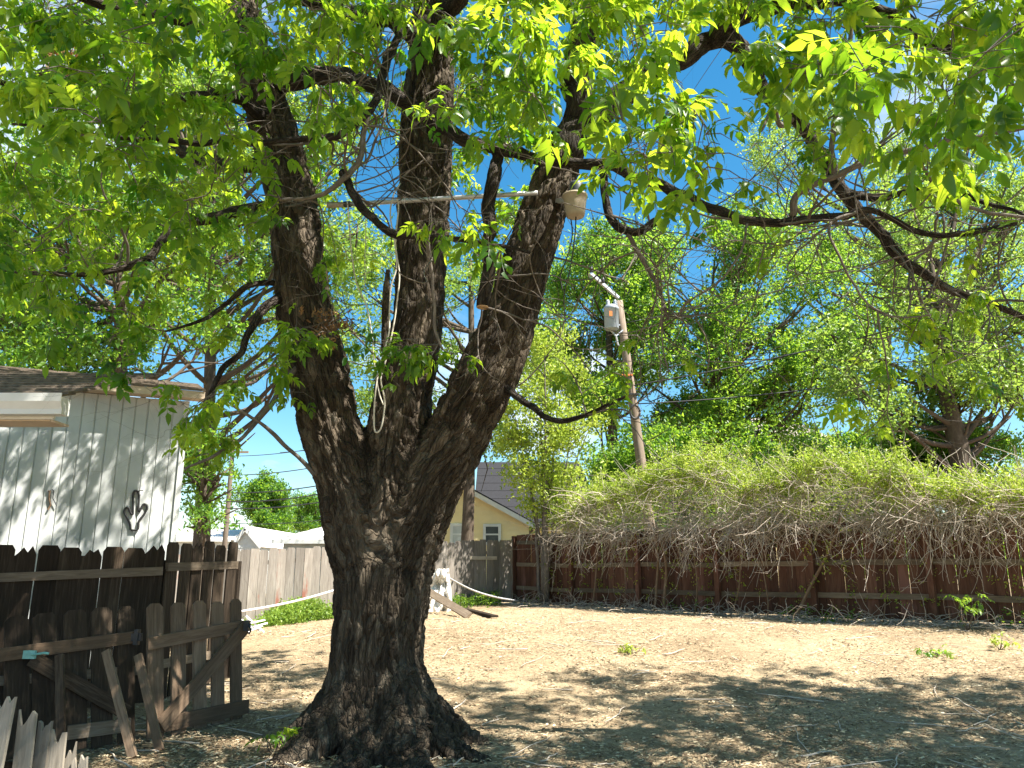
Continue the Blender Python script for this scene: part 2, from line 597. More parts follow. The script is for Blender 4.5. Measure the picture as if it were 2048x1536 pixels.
def m_ground():
    m, nt, b, _ = mat_new('dry_earth')
    co = geo_pos(nt)
    n1 = noise(nt, co, 0.7, 5, 0.6)
    n2 = noise(nt, co, 9.0, 6, 0.7, 0.4)
    n3 = noise(nt, co, 38.0, 6, 0.75, 0.8)
    f = math_(nt, 'ADD', math_(nt, 'MULTIPLY', n1, 0.3), math_(nt, 'ADD', math_(nt, 'MULTIPLY', n2, 0.3), math_(nt, 'MULTIPLY', n3, 0.4)))
    c = ramp(nt, f, [(0.34, (0.10, 0.068, 0.042)), (0.45, (0.23, 0.17, 0.105)), (0.56, (0.36, 0.28, 0.178)), (0.68, (0.48, 0.39, 0.265))])
    nt.links.new(c, b.inputs['Base Color'])
    b.inputs['Roughness'].default_value = 0.95
    b.inputs['Specular IOR Level'].default_value = 0.1
    bump(nt, b, math_(nt, 'ADD', n3, n2), 0.8, 0.03)
    return m
M['ground'] = m_ground()
M['hill'] = m_plain('hill_wood', (0.05, 0.085, 0.05), 0.95, var=0.4, scale=0.2, bmp=0)

# ------------------------------------------------------------------ ground
def axis(lo, hi, nlo, nhi, step, k=1.35):
    a = list(np.arange(nlo, nhi + 1e-6, step))
    s, q = step, nhi
    while q < hi:
        s *= k
        q += s
        a.append(q)
    s, q = step, nlo
    pre = []
    while q > lo:
        s *= k
        q -= s
        pre.append(q)
    return np.array(pre[::-1] + a)

gx, gy = axis(-260, 260, -9, 10, 0.09), axis(-60, 420, 3.5, 18, 0.09)
GX, GY = np.meshgrid(gx, gy)
gp = np.stack([GX.ravel(), GY.ravel(), np.zeros(GX.size)], 1)
GZ = ground_z(gp[:, 0], gp[:, 1])
near = (np.abs(gp[:, 0]) < 12) & (gp[:, 1] > 2) & (gp[:, 1] < 20)
q = gp[near]
GZ[near] += 0.012 * vnoise(q * 5, 3) + 0.012 * vnoise(q * 12, 4)
gp[:, 2] = GZ
nx, ny = len(gx), len(gy)
ii = (np.arange(ny - 1)[:, None] * nx + np.arange(nx - 1)[None]).ravel()
gf = np.stack([ii, ii + 1, ii + 1 + nx, ii + nx], 1)
obj('ground', np_mesh('ground', gp, gf, M['ground'], smooth=True), kind='structure',
    label='bare sunlit yard of dry earth and leaf litter', category='ground')

# far hill
hm = MB()
hx = np.linspace(-260, 120, 60)
hv, hf = [], []
for i, x in enumerate(hx):
    t = 12 + 16 * math.exp(-((x + 70) / 45) ** 2) + 3 * mnoise.noise((x * .05, 0, 0))
    for (yy, zz) in ((330, -1), (350, t * .6), (385, t), (440, -1)):
        hv.append((x, yy + 6 * mnoise.noise((x * .03, yy, 0)), zz))
for i in range(len(hx) - 1):
    for j in range(3):
        a = i * 4 + j
        hf.append((a, a + 4, a + 5, a + 1))
hm.add(hv, hf)
hm.build('hill', M['hill'], None, True, kind='structure', label='low dark wooded hill beyond the pale roofed houses', category='hill')

# ------------------------------------------------------------------ boards
def picket_mesh(name, mat, wd, th, h, top='dog', cut=0.03):
    """board standing on z = 0, wide in x; bottom at z 0"""
    if top == 'dog':
        out = [(-wd / 2, 0), (wd / 2, 0), (wd / 2, h - cut), (wd / 2 - cut, h), (-wd / 2 + cut, h), (-wd / 2, h - cut)]
    elif top == 'round':
        out = [(-wd / 2, 0), (wd / 2, 0), (wd / 2, h - wd * .45)]
        for a in np.linspace(0.35, math.pi - 0.35, 5):
            out.append((wd / 2 * math.cos(a), h - wd * .45 + wd * .45 * math.sin(a)))
        out.append((-wd / 2, h - wd * .45))
    elif top == 'flat':
        out = [(-wd / 2, 0), (wd / 2, 0), (wd / 2, h), (-wd / 2, h)]
    else:       # ragged, rotten end
        out = [(-wd / 2, 0), (wd / 2, 0), (wd / 2, h - rng.uniform(0, .07))]
        for k in (0.3, 0.1, -0.1, -0.3):
            out.append((k * wd, h - rng.uniform(0, cut * 2.2)))
        out.append((-wd / 2, h - rng.uniform(0, .07)))
    n = len(out)
    mb = MB()
    v = [(x, -th / 2, z) for x, z in out] + [(x, th / 2, z) for x, z in out]
    f = [tuple(range(n)), tuple(range(2 * n - 1, n - 1, -1))] + [(i, i + n, (i + 1) % n + n, (i + 1) % n) for i in range(n)]
    mb.add(v, f)
    return mb.mesh(name, mat)

def board(name, p, q, wd, th, mat, parent, face=(0, -1, 0)):
    """a loose board from p to q as its own object whose local z is its length; 'face' is the direction of the wide side"""
    p, q = Vector(p), Vector(q)
    d = q - p
    L = d.length
    z = d.normalized()
    y = Vector(face)
    y = (y - z * y.dot(z)).normalized()
    x = y.cross(z)
    mb = MB()
    mb.box((-wd / 2, -th / 2, 0), (wd / 2, th / 2, L))
    me = mb.mesh(name, mat)
    o = bpy.data.objects.new(name, me)
    COL.objects.link(o)
    Mx = Matrix((x, y, z)).transposed().to_4x4()
    Mx.translation = p
    if parent is not None:
        o.parent = parent
        a = parent['_at']
        Mx = Matrix.Translation((-a[0], -a[1], -a[2])) @ Mx
    o.matrix_basis = Mx
    return o

def fence_run(root, A, B, zt0, zt1, zb, pitch, gap, mats, tops, cut=0.03, jit=0.02, th=0.018, lean=0.0, off=(0, 0), keep=None):
    """pickets from A to B (xy); tops run from zt0 to zt1; zb(x, y) is where the bottoms are"""
    A, B = np.array(A[:2], float), np.array(B[:2], float)
    L = np.linalg.norm(B - A)
    n = int(L / pitch)
    ang = math.atan2(B[1] - A[1], B[0] - A[0])
    protos = [[picket_mesh('picket', m, L / n - gap, th, 1.0, tp, cut) for tp in tops] for m in mats]
    for i in range(n):
        t = (i + .5) / n
        c = A + (B - A) * t + np.array(off)
        if keep and not keep(t):
            continue
        zt = zt0 + (zt1 - zt0) * t + rng.uniform(-jit, jit)
        b = zb(c[0], c[1])
        pm = protos[int(rng.randint(len(mats)))][int(rng.randint(len(tops)))]
        o = obj('picket', pm, root, loc=(c[0], c[1], b),
                rot=(rng.uniform(-.012, .012), rng.uniform(-.005, .005) + lean, ang + rng.uniform(-.03, .03)))
        o.scale = (1, 1, zt - b)
    return ang

# ------------------------------------------------------------------ left grey fence (runs to the corner)
FA = P(455, 1100, 17.0)
FC = P(1033, 1074, 22.0)
FB = P(2140, 1030, 12.4)
zb = lambda x, y: gz(x, y) + 0.03
fz0, fz1 = P(470, 1101, 17.0)[2], P(1030, 1078, 22.0)[2]
root = thing('board_fence', 'weathered grey board fence behind the big tree with reddish stains', 'fence', (FA[0], FA[1], gz(FA[0], FA[1])))
A0 = FA - (FC - FA) * 0.25
z00 = fz0 - (fz1 - fz0) * 0.25
ang = fence_run(root, A0, FC, z00, fz1, zb, 0.205, 0.008, [M['grey_wood']], ['dog', 'dog', 'flat'], 0.03, 0.025)
nrm = np.array([math.sin(ang), -math.cos(ang)])     # towards the yard
for zf in (0.3, 1.35):
    for k in range(4):
        a, b = A0 + (FC - A0) * (k / 4), A0 + (FC - A0) * ((k + 1) / 4)
        za = gz(*a[:2]) + zf
        zb_ = gz(*b[:2]) + zf
        bk = -nrm * 0.035
        board('rail', (a[0] + bk[0], a[1] + bk[1], za), (b[0] + bk[0], b[1] + bk[1], zb_), 0.09, 0.04, M['rail_wood'], root, (nrm[0], nrm[1], 0))
for k in range(5):
    a = A0 + (FC - A0) * (k / 4)
    bk = -nrm * 0.11
    board('post', (a[0] + bk[0], a[1] + bk[1], gz(*a[:2]) - .1), (a[0] + bk[0], a[1] + bk[1], gz(*a[:2]) + 1.6), 0.09, 0.09, M['rail_wood'], root, (nrm[0], nrm[1], 0))
pa, pb = P(940, 1116, 21.2), P(992, 1116, 21.6)
fo = nrm * 0.03
tl = lambda x: FA[1] + (x - FA[0]) / (FC[0] - FA[0]) * (FC[1] - FA[1])
board('patch_board', (pa[0] + fo[0], tl(pa[0]) + fo[1], pa[2]), (pb[0] + fo[0], tl(pb[0]) + fo[1], pb[2]), 0.09, 0.025, M['pale_wood'], root, (nrm[0], nrm[1], 0))

# ------------------------------------------------------------------ right fence, rails to the yard
root = thing('stained_fence', 'long dark reddish brown board fence with horizontal rails under the vine', 'fence', (FC[0], FC[1], gz(FC[0], FC[1])))
zc1, zc2 = P(1040, 1070, 21.9)[2], P(2048, 1036, 13.2)[2]
dirR = (FB - FC)[:2] / np.linalg.norm((FB - FC)[:2])
nR = np.array([dirR[1], -dirR[0]])                      # towards the yard
if nR[1] > 0:
    nR = -nR
LR = np.linalg.norm((FB - FC)[:2])
ztop = lambda t: zc1 + (zc2 - zc1) * t
fence_run(root, FC, FB, zc1, zc2, zb, 0.195, 0.007, [M['red_wood']], ['flat', 'dog'], 0.02, 0.02)
npost = 6
for k in range(npost + 1):
    a = FC[:2] + (FB - FC)[:2] * (k / npost)
    pz = gz(*a)
    f = nR * 0.085
    board('post', (a[0] + f[0], a[1] + f[1], pz - .1), (a[0] + f[0], a[1] + f[1], ztop(k / npost) - .03), 0.1, 0.1, M['red_wood'], root, (nR[0], nR[1], 0))
for k in range(npost):
    a = FC[:2] + (FB - FC)[:2] * (k / npost)
    b = FC[:2] + (FB - FC)[:2] * ((k + 1) / npost)
    f = nR * 0.033
    for zf in (0.43, 1.03, 1.62):
        board('rail', (a[0] + f[0], a[1] + f[1], gz(*a) + zf + rng.uniform(-.015, .015)), (b[0] + f[0], b[1] + f[1], gz(*b) + zf + rng.uniform(-.015, .015)),
              0.10, 0.04, M['rail_wood'], root, (nR[0], nR[1], 0))

# ------------------------------------------------------------------ dark fence at the left
PA0, PA1, PB1 = P(-60, 1090, 7.7), P(332, 1087, 8.25), P(472, 1082, 9.3)
root = thing('dark_board_fence', 'dark brown rotten topped board fence in front of the white shed', 'fence', (PA0[0], PA0[1], gz(PA0[0], PA0[1])))
za0, za1, zb1 = P(0, 1096, 7.8)[2], P(330, 1089, 8.25)[2], P(470, 1086, 9.3)[2]
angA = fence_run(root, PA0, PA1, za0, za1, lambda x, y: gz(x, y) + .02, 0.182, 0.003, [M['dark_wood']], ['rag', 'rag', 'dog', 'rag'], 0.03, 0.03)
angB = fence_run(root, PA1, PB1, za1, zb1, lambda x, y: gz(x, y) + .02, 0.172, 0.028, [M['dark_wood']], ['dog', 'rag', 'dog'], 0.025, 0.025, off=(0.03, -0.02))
for (a, b, ya, yb, x0, x1, an) in ((PA0, PA1, 1156, 1142, 10, 328, angA), (PA1, PB1, 1134, 1130, 334, 470, angB)):
    n_ = np.array([math.sin(an), -math.cos(an)])
    for dz in (0.0, -0.95):
        t0 = 0.12 if an == angA else 0.0
        p, q_ = a + (b - a) * t0, b
        zz0, zz1 = P(x0, ya, p[1])[2], P(x1, yb, b[1])[2]
        board('rail', (p[0] + n_[0] * .04, p[1] + n_[1] * .04, zz0 + dz), (q_[0] + n_[0] * .04, q_[1] + n_[1] * .04, zz1 + dz), 0.085, 0.04, M['rail_wood'], root, (n_[0], n_[1], 0))
for a in (PA0, PA1, PB1):
    board('post', (a[0], a[1] + .08, gz(a[0], a[1]) - .1), (a[0], a[1] + .08, 1.5), 0.09, 0.09, M['dark_wood'], root)

# ------------------------------------------------------------------ gates leaning in front
def gate(label, xl, xr, Yl, Yr, ytop_l, ytop_r, picks, mat, railmat, wdm=0.15, ybl=1483, ybr=1445):
    bl, br = P(xl, ybl, Yl), P(xr, ybr, Yr)
    tlp, trp = P(xl, ytop_l, Yl + .12), P(xr, ytop_r, Yr + .12)
    root = thing('wooden_gate', label, 'gate', ((bl[0] + br[0]) / 2, (bl[1] + br[1]) / 2, gz(bl[0], bl[1])))
    d = br - bl
    d[2] = 0
    L = np.linalg.norm(d)
    d /= L
    n_ = np.array([d[1], -d[0], 0])
    bl[2] = max(gz(bl[0], bl[1]) + .01, bl[2] if bl[2] < .12 else .05)
    br[2] = gz(br[0], br[1]) + .015
    for (t, wd, dh) in picks:
        b = bl + (br - bl) * t
        tp = tlp + (trp - tlp) * t
        tp[2] += dh
        v = Vector(tp - b)
        H = v.length
        pm = picket_mesh('picket', mat, wd, 0.02, H, 'dog', 0.035)
        o = bpy.data.objects.new('picket', pm)
        COL.objects.link(o)
        z = v.normalized()
        y = Vector(-n_)
        y = (y - z * y.dot(z)).normalized()
        Mx = Matrix((y.cross(z), y, z)).transposed().to_4x4()
        Mx.translation = Vector(b) - Vector(root['_at'])
        o.parent = root
        o.matrix_basis = Mx
    return root, bl, br, tlp, trp, n_

def gpt(g, t, hfrac, out=0.03):
    root, bl, br, tlp, trp, n_ = g
    b = bl + (br - bl) * t
    tp = tlp + (trp - tlp) * t
    return b + (tp - b) * hfrac + n_ * out

g1 = gate('tan wooden picket gate with a diagonal brace beside the big tree trunk', 290, 487, 6.75, 7.6, 1208, 1200,
          [(0.09, .15, 0.0), (.31, .14, 0.0), (.52, .13, .01), (.71, .135, -.005), (.91, .125, .012)], M['tan_wood'], M['tan_wood'], ybl=1487, ybr=1447)
board('rail', gpt(g1, 0.0, .70), gpt(g1, 0.97, .775), 0.10, 0.03, M['tan_wood'], g1[0], g1[5])
board('rail', gpt(g1, 0.12, .10), gpt(g1, 1.02, .09), 0.12, 0.03, M['tan_wood'], g1[0], g1[5])
board('brace', gpt(g1, 0.1, .10, .058), gpt(g1, 0.97, .76, .058), 0.12, 0.022, M['tan_wood'], g1[0], g1[5])
mb = MB()
c = Vector(gpt(g1, 0.95, .775, .06))
mb.box((-.06, -.02, -.025), (.06, .02, .025), Matrix.Translation(c))
mb.box((-.02, -.035, -.045), (.03, .02, .05), Matrix.Translation(c + Vector((.03, 0, 0))))
mb.tube([c + Vector((.05, -.03, .02)), c + Vector((.09, -.05, -.03)), c + Vector((.07, -.05, -.07))], .008, 6)
mb.build('latch', M['black_metal'], g1[0])

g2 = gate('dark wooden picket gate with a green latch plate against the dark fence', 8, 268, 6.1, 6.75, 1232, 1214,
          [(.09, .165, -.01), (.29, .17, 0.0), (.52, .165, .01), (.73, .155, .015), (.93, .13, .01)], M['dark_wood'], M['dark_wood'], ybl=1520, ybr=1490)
board('rail', gpt(g2, -0.08, .72), gpt(g2, 1.0, .77), 0.095, 0.03, M['tan_wood'], g2[0], g2[5])
board('rail', gpt(g2, .45, .13), gpt(g2, .95, .13), 0.10, 0.03, M['rail_wood'], g2[0], g2[5])
board('brace', gpt(g2, 0.18, .68, .055), gpt(g2, .92, .22, .055), 0.11, 0.022, M['dark_wood'], g2[0], g2[5])
c = Vector(gpt(g2, .16, .71, .06))
mb = MB()
mb.box((-.05, -.012, -.03), (.05, .012, .03), Matrix.Translation(c))
mb.tube([c + Vector((.03, -.02, 0)), c + Vector((.13, -.025, .015)), c + Vector((.16, -.02, .01))], .009, 6)
mb.build('latch', M['latch'], g2[0])
c = Vector(gpt(g2, 1.0, .77, .06))
mb = MB()
mb.box((-.04, -.02, -.03), (.04, .02, .03), Matrix.Translation(c))
mb.box((-.015, -.03, -.06), (.02, .02, .06), Matrix.Translation(c))
mb.build('hinge', M['black_metal'], g2[0])

# loose sticks leaning on the gates
def loose_board(label, p, q, wd, th, mat, face=(0, -1, 0), name='leaning_board', group=None):
    root = thing(name, label, 'board', p, group=group)
    board('plank', p, q, wd, th, mat, root, face)
    return root

def lean_px(a, b, Ya, Yb, wd, mat, label, th=.03):
    p, q = P(*a, Ya), P(*b, Yb)
    p[2] = gz(p[0], p[1]) + .01
    loose_board(label, p, q, wd, th, mat)
lean_px((265, 1526), (212, 1302), 6.25, 6.53, .062, M['tan_wood'], 'narrow stick leaning on the dark gate beside its hinge')
lean_px((320, 1500), (276, 1310), 6.45, 6.70, .062, M['tan_wood'], 'narrow stick leaning where the tan and dark gates meet')
lean_px((127, 1500), (119, 1310), 6.15, 6.36, .06, M['dark_wood'], 'upright brown stick in front of the dark gate brace')

# broken pickets in the lower left
root = thing('broken_picket_row', 'row of short broken pale grey pickets with jagged tops', 'fence', (*P(80, 1500, 4.9)[:2], 0))
for (x0, x1, yt, Y, tl_) in ((-70, -22, 1372, 4.7, .02), (-18, 22, 1384, 4.7, 0.0), (50, 82, 1416, 4.8, .06), (82, 106, 1434, 4.85, .04), (106, 136, 1452, 4.85, .05), (136, 162, 1486, 4.9, .08), (162, 188, 1508, 4.9, .1)):
    c = P((x0 + x1) / 2, yt, Y)
    wd = PW(x1 - x0 + 3, yt, Y)
    g = gz(c[0], c[1])
    o = obj('picket', picket_mesh('picket', M['pale_wood'], wd, .022, c[2] - g, 'rag', .05), root, loc=(c[0] - .1 * tl_, c[1] + rng.uniform(-.02, .02), g), rot=(-.08, -tl_ * 1.2, rng.uniform(-.15, .15)))
p, q = P(-70, 1500, 4.75), P(150, 1508, 4.97)
board('rail', (p[0], p[1] + .0, .33), (q[0], q[1] + .0, .26), .07, .03, M['dark_wood'], root)

# ------------------------------------------------------------------ white shed
SA, SB = P(-170, 900, 9.35), P(363, 900, 10.6)
sd = (SB - SA)
sd[2] = 0
SL = np.linalg.norm(sd)
sd /= SL
sn = np.array([sd[1], -sd[0], 0])
ZT = P(363, 803, 10.6)[2]
shed = thing('shed', 'white shed with vertical grooved board siding behind the dark fence', 'shed', (SA[0], SA[1], gz(SA[0], SA[1])))
g0 = gz(SB[0], SB[1])
nb = int(SL / 0.152)
for i in range(nb):
    a, b = SA + sd * (SL * i / nb + .005), SA + sd * (SL * (i + 1) / nb - .005)
    mb = MB()
    v = []
    for z in (g0 + .02, ZT):
        v += [a + sn * .0, a + sn * .012 + sd * .006, b + sn * .012 - sd * .006, b + sn * 0.0]
        for k in range(4):
            v[-4 + k] = np.array([v[-4 + k][0], v[-4 + k][1], z])
    mb.add(v, [(0, 1, 5, 4), (1, 2, 6, 5), (2, 3, 7, 6), (4, 5, 6, 7)])
    mb.build('siding_board', M['siding'], shed)
mb = MB()
bk = -sn * 5.0
def quadwall(mb, p, q, z0, z1, th=.03):
    mb.bar((p[0], p[1], (z0 + z1) / 2), (q[0], q[1], (z0 + z1) / 2), th, z1 - z0, (0, 0, 1))
quadwall(mb, SA - sn * .017, SB - sn * .017, g0, ZT)
mb.build('wall', M['siding'], shed)
mb = MB()
quadwall(mb, SB - sn * .04 - sd * .02, SB + bk - sd * .02, g0, ZT)
mb.build('wall', M['siding'], shed)
mb = MB()
cpt = SB + sn * .015 + sd * .01
mb.bar((cpt[0], cpt[1], g0), (cpt[0], cpt[1], ZT), .07, .05, sn)
mb.build('corner_trim', M['white'], shed)
# shed roof: low slope rising away, shingled in courses, with fascia
rise = 0.25
r0 = SA + sn * .25 - sd * .2
r1 = SB + sn * .25 + sd * .22
mb = MB()
mb.bar((r0[0], r0[1], ZT + .055), (r1[0], r1[1], ZT + .055), .025, .10, (0, 0, 1))
mb.build('fascia', M['tanpaint'], shed)
mb = MB()
v = [r0 + np.array([0, 0, ZT + .01]) - r0 * np.array([0, 0, 1]), r1 * np.array([1, 1, 0]) + np.array([0, 0, ZT + .01]),
     (SB + sd * .22) * np.array([1, 1, 0]) + np.array([0, 0, ZT + .012]), (SA - sd * .2) * np.array([1, 1, 0]) + np.array([0, 0, ZT + .012])]
mb.add(v, [(0, 1, 2, 3)])
mb.build('soffit', M['tanpaint'], shed)
for k in range(12):
    o0, o1 = k * .22 - .03, (k + 1) * .22 + .05
    mb = MB()
    z0 = ZT + .12 + o0 * rise
    a, b = r0 - sn * o0, r1 - sn * o0
    a2, b2 = r0 - sn * o1, r1 - sn * o1
    z1 = z0 + (o1 - o0) * rise - .02
    vv = [(a[0], a[1], z0), (b[0], b[1], z0), (b2[0], b2[1], z1), (a2[0], a2[1], z1), (a[0], a[1], z0 + .022), (b[0], b[1], z0 + .022), (b2[0], b2[1], z1 + .01), (a2[0], a2[1], z1 + .01)]
    mb.add(vv, [(0, 3, 2, 1), (4, 5, 6, 7), (0, 1, 5, 4), (1, 2, 6, 5), (2, 3, 7, 6), (3, 0, 4, 7)])
    mb.build('shingle_course', M['shingle'], shed)

def on_shed(x, y, out=0.03):
    # intersect the pixel's ray with the shed wall plane
    d = P(x, y, 1.0) - np.array([0, 0, CAMZ])
    o = np.array([0, 0, CAMZ])
    p0 = SA + sn * (0.012 + out)
    t = np.dot(p0 - o, sn) / np.dot(d, sn)
    return o + d * t

# wire cactus ornament
zx = lambda x, y: (x / 1.838, 700 + y / 1.838)
cact = [(480, 662), (506, 660), (511, 628), (528, 606), (541, 582), (536, 567), (525, 569), (516, 588), (509, 590), (511, 535), (503, 518), (490, 526), (489, 590), (487, 604),
        (480, 598), (474, 582), (463, 580), (457, 596), (468, 618), (478, 640), (480, 662)]
cp = np.array([on_shed(*zx(*c_), out=.02) for c_ in cact])
mb = MB()
mb.tube(smooth_path(cp, 70), .014, 7)
root = thing('wire_ornament', 'dark wire cactus shaped ornament hung on the white shed wall', 'ornament', cp[0])
mb.build('outline', M['black_metal'], root, True)
mb = MB()
a = on_shed(*zx(497, 520), out=.005)
mb.tube([a + sn * -.01, a + sn * .035, on_shed(*zx(526, 516), out=.03)], .006, 6)
mb.build('hook', M['black_metal'], root)
root = thing('wall_bracket', 'small rusty bracket on the white shed wall left of the ornament', 'bracket', on_shed(*zx(180, 590), .0))
mb = MB()
p = [on_shed(*zx(*c_), out=.02) for c_ in ((176, 520), (184, 516), (180, 545), (186, 570), (176, 588))]
mb.tube(p, .012, 6)
mb.build('arm', M['vinewood'], root)
mb = MB()
p = [on_shed(*zx(*c_), out=.03) for c_ in ((190, 512), (198, 518), (194, 545), (202, 560), (208, 572))]
mb.tube(p, .006, 5)
mb.build('wire', M['black_metal'], root)

# ------------------------------------------------------------------ house eave entering at the left
eY = 6.0
ecor = P(140, 812, eY)
zg0, zg1 = P(100, 833, eY)[2], P(100, 793, eY)[2]
house = thing('house', 'house corner with white gutter and brown shingle roof above the dark fence', 'house', (-5.3, 6.5, 0))
xl_, xr_ = -9.0, ecor[0]
mb = MB()
prof = [(0, 0.0), (.0, 1), (.012, 1), (.012, .9), (.02, .9), (.02, .55), (.05, .1), (.05, 0)]
H_ = zg1 - zg0
pv = [(eY - .03 - .075, zg0 + .0), (eY - .03 - .075, zg0 + H_ * .25), (eY - .06 - .075, zg0 + H_ * .6), (eY - .06 - .075, zg1), (eY - .05 - .075, zg1), (eY - .05 - .075, zg1 - .03), (eY + .0, zg1 - .03), (eY + .0, zg0)]
n = len(pv)
v = [(xl_, y, z) for y, z in pv] + [(xr_, y, z) for y, z in pv]
mb.add(v, [tuple(range(n)), tuple(range(2 * n - 1, n - 1, -1))] + [(i, i + n, (i + 1) % n + n, (i + 1) % n) for i in range(n)])
mb.build('gutter', M['white'], house)
mb = MB()
mb.box((xl_, eY + .003, zg0 - .02), (xr_ - .12, eY + .03, zg1 - .03))
mb.build('fascia', M['white'], house)
mb = MB()
mb.box((xl_, eY + .03, zg0 - .03), (xr_ - .16, eY + .3, zg0 - .012))
mb.build('soffit', M['tanpaint'], house)
mb = MB()
mb.box((xl_, eY + .55, 0), (-5.2, eY + 1.55, zg0 - .03))
mb.build('wall', M['siding'], house)
sl_ = 0.36
for k in range(9):
    o0, o1 = k * .2 - .05, (k + 1) * .2 + .04
    z0, z1 = zg1 - .02 + (o0 + .05) * sl_, zg1 - .02 + (o1 + .05) * sl_ - .015
    xr2 = xr_ - .10 + rng.uniform(-.015, .015)
    mb = MB()
    v = [(xl_, eY + o0, z0), (xr2, eY + o0, z0), (xr2, eY + o1, z1), (xl_, eY + o1, z1)]
    v += [(x, y, z + .024) for x, y, z in v[:2]] + [(x, y, z + .012) for x, y, z in v[2:4]]
    mb.add(v, [(0, 3, 2, 1), (4, 5, 6, 7), (0, 1, 5, 4), (1, 2, 6, 5), (2, 3, 7, 6), (3, 0, 4, 7)])
    mb.build('shingle_course', M['shingle'], house)

# ------------------------------------------------------------------ far houses
def gable_house(name, label, pe_l, pe_r, peak, Y, depth, wallm, roofm, windows=(), lap=0.0, ov=.3):
    """gable wall facing the camera between eave pixels; roof runs back"""
    a, b, t = P(*pe_l, Y), P(*pe_r, Y), P(*peak, Y)
    g = gz(a[0], Y)
    root = thing(name, label, 'house', ((a[0] + b[0]) / 2, Y, g))
    ez = (a[2] + b[2]) / 2
    if lap:
        z = g
        while z < t[2] - .05:
            z2 = min(z + lap, t[2] - .03)
            if z < ez:
                x0, x1 = a[0], b[0]
            else:
                k = (t[2] - z) / (t[2] - ez)
                x0, x1 = t[0] + (a[0] - t[0]) * k, t[0] + (b[0] - t[0]) * k
            k2 = 1 if z2 < ez else (t[2] - z2) / (t[2] - ez)
            x2, x3 = t[0] + (a[0] - t[0]) * k2, t[0] + (b[0] - t[0]) * k2
            mb = MB()
            mb.add([(x0, Y - .03, z), (x1, Y - .03, z), (x3, Y - .005, z2 + .01), (x2, Y - .005, z2 + .01), (x1, Y, z), (x0, Y, z)], [(0, 1, 2, 3), (0, 5, 4, 1)])
            mb.build('lap_board', wallm, root)
            z = z2
    mb = MB()
    v = [(a[0], Y, g), (b[0], Y, g), (b[0], Y, ez), (t[0], Y, t[2]), (a[0], Y, ez)]
    v += [(x, Y + depth, z) for x, y, z in v]
    mb.add(v, [(0, 1, 2, 3, 4), (9, 8, 7, 6, 5), (1, 6, 7, 2), (0, 4, 9, 5)])
    mb.build('wall', wallm, root)
    rf = MB()
    for e in (a, b):
        sx = 1 if e[0] > t[0] else -1
        d = np.array([e[0] - t[0], 0, ez - t[2]])
        d /= np.linalg.norm(d)
        ee = np.array([e[0], 0, ez]) + d * ov
        tt = np.array([t[0], 0, t[2] + .02])
        v = []
        for yy in (Y - ov, Y + depth + ov):
            v += [(tt[0], yy, tt[2]), (ee[0], yy, ee[2]), (ee[0], yy, ee[2] + .12), (tt[0], yy, tt[2] + .14)]
        rf.add(v, [(0, 1, 2, 3), (7, 6, 5, 4), (0, 4, 5, 1), (1, 5, 6, 2), (2, 6, 7, 3), (3, 7, 4, 0)])
    rf.build('roof', roofm, root)
    for e in (a, b):
        mb = MB()
        d = np.array([e[0] - t[0], 0, ez - t[2]])
        d /= np.linalg.norm(d)
        ee = np.array([e[0], Y - ov - .02, ez - .03]) + d * ov
        mb.bar((t[0], Y - ov - .02, t[2] - .02), tuple(ee), .03, .18, (0, 0, 1))
        mb.build('rake_trim', M['white'], root)
    for (x0, x1, y0, y1, pm) in windows:
        c0, c1 = P(x0, y1, Y), P(x1, y0, Y)
        wf = MB()
        fw = .11
        for (u0, u1, w0, w1) in ((c0[0], c1[0], c0[2], c0[2] + fw), (c0[0], c1[0], c1[2] - fw, c1[2]), (c0[0], c0[0] + fw, c0[2] + fw, c1[2] - fw), (c1[0] - fw, c1[0], c0[2] + fw, c1[2] - fw)):
            wf.box((u0, Y - .09, w0), (u1, Y - .035, w1))
        mz = (c0[2] + c1[2]) / 2
        wf.box((c0[0] + fw, Y - .075, mz - .03), (c1[0] - fw, Y - .04, mz + .03))
        fo_ = wf.build('window', M['white'], root)
        pn = MB()
        pn.box((c0[0] + fw, Y - .055, c0[2] + fw), (c1[0] - fw, Y - .034, c1[2] - fw))
        obj('pane', pn.mesh('pane', pm), fo_)
    return root

gable_house('house', 'yellow lap sided house with a gable beyond the corner of the fences', (700, 1046), (1058, 1046), (880, 950), 32, 9, M['cream'], M['blackroof'],
            [(966, 1002, 1048, 1090, M['glass']), (900, 932, 1047, 1090, M['pane_pale'])], lap=.2)
gable_house('house', 'white house with a pale gable roof left of the tree trunk', (468, 1090), (520, 1090), (492, 1057), 44, 12, M['siding'], M['paleroof'], lap=.25, ov=.15)

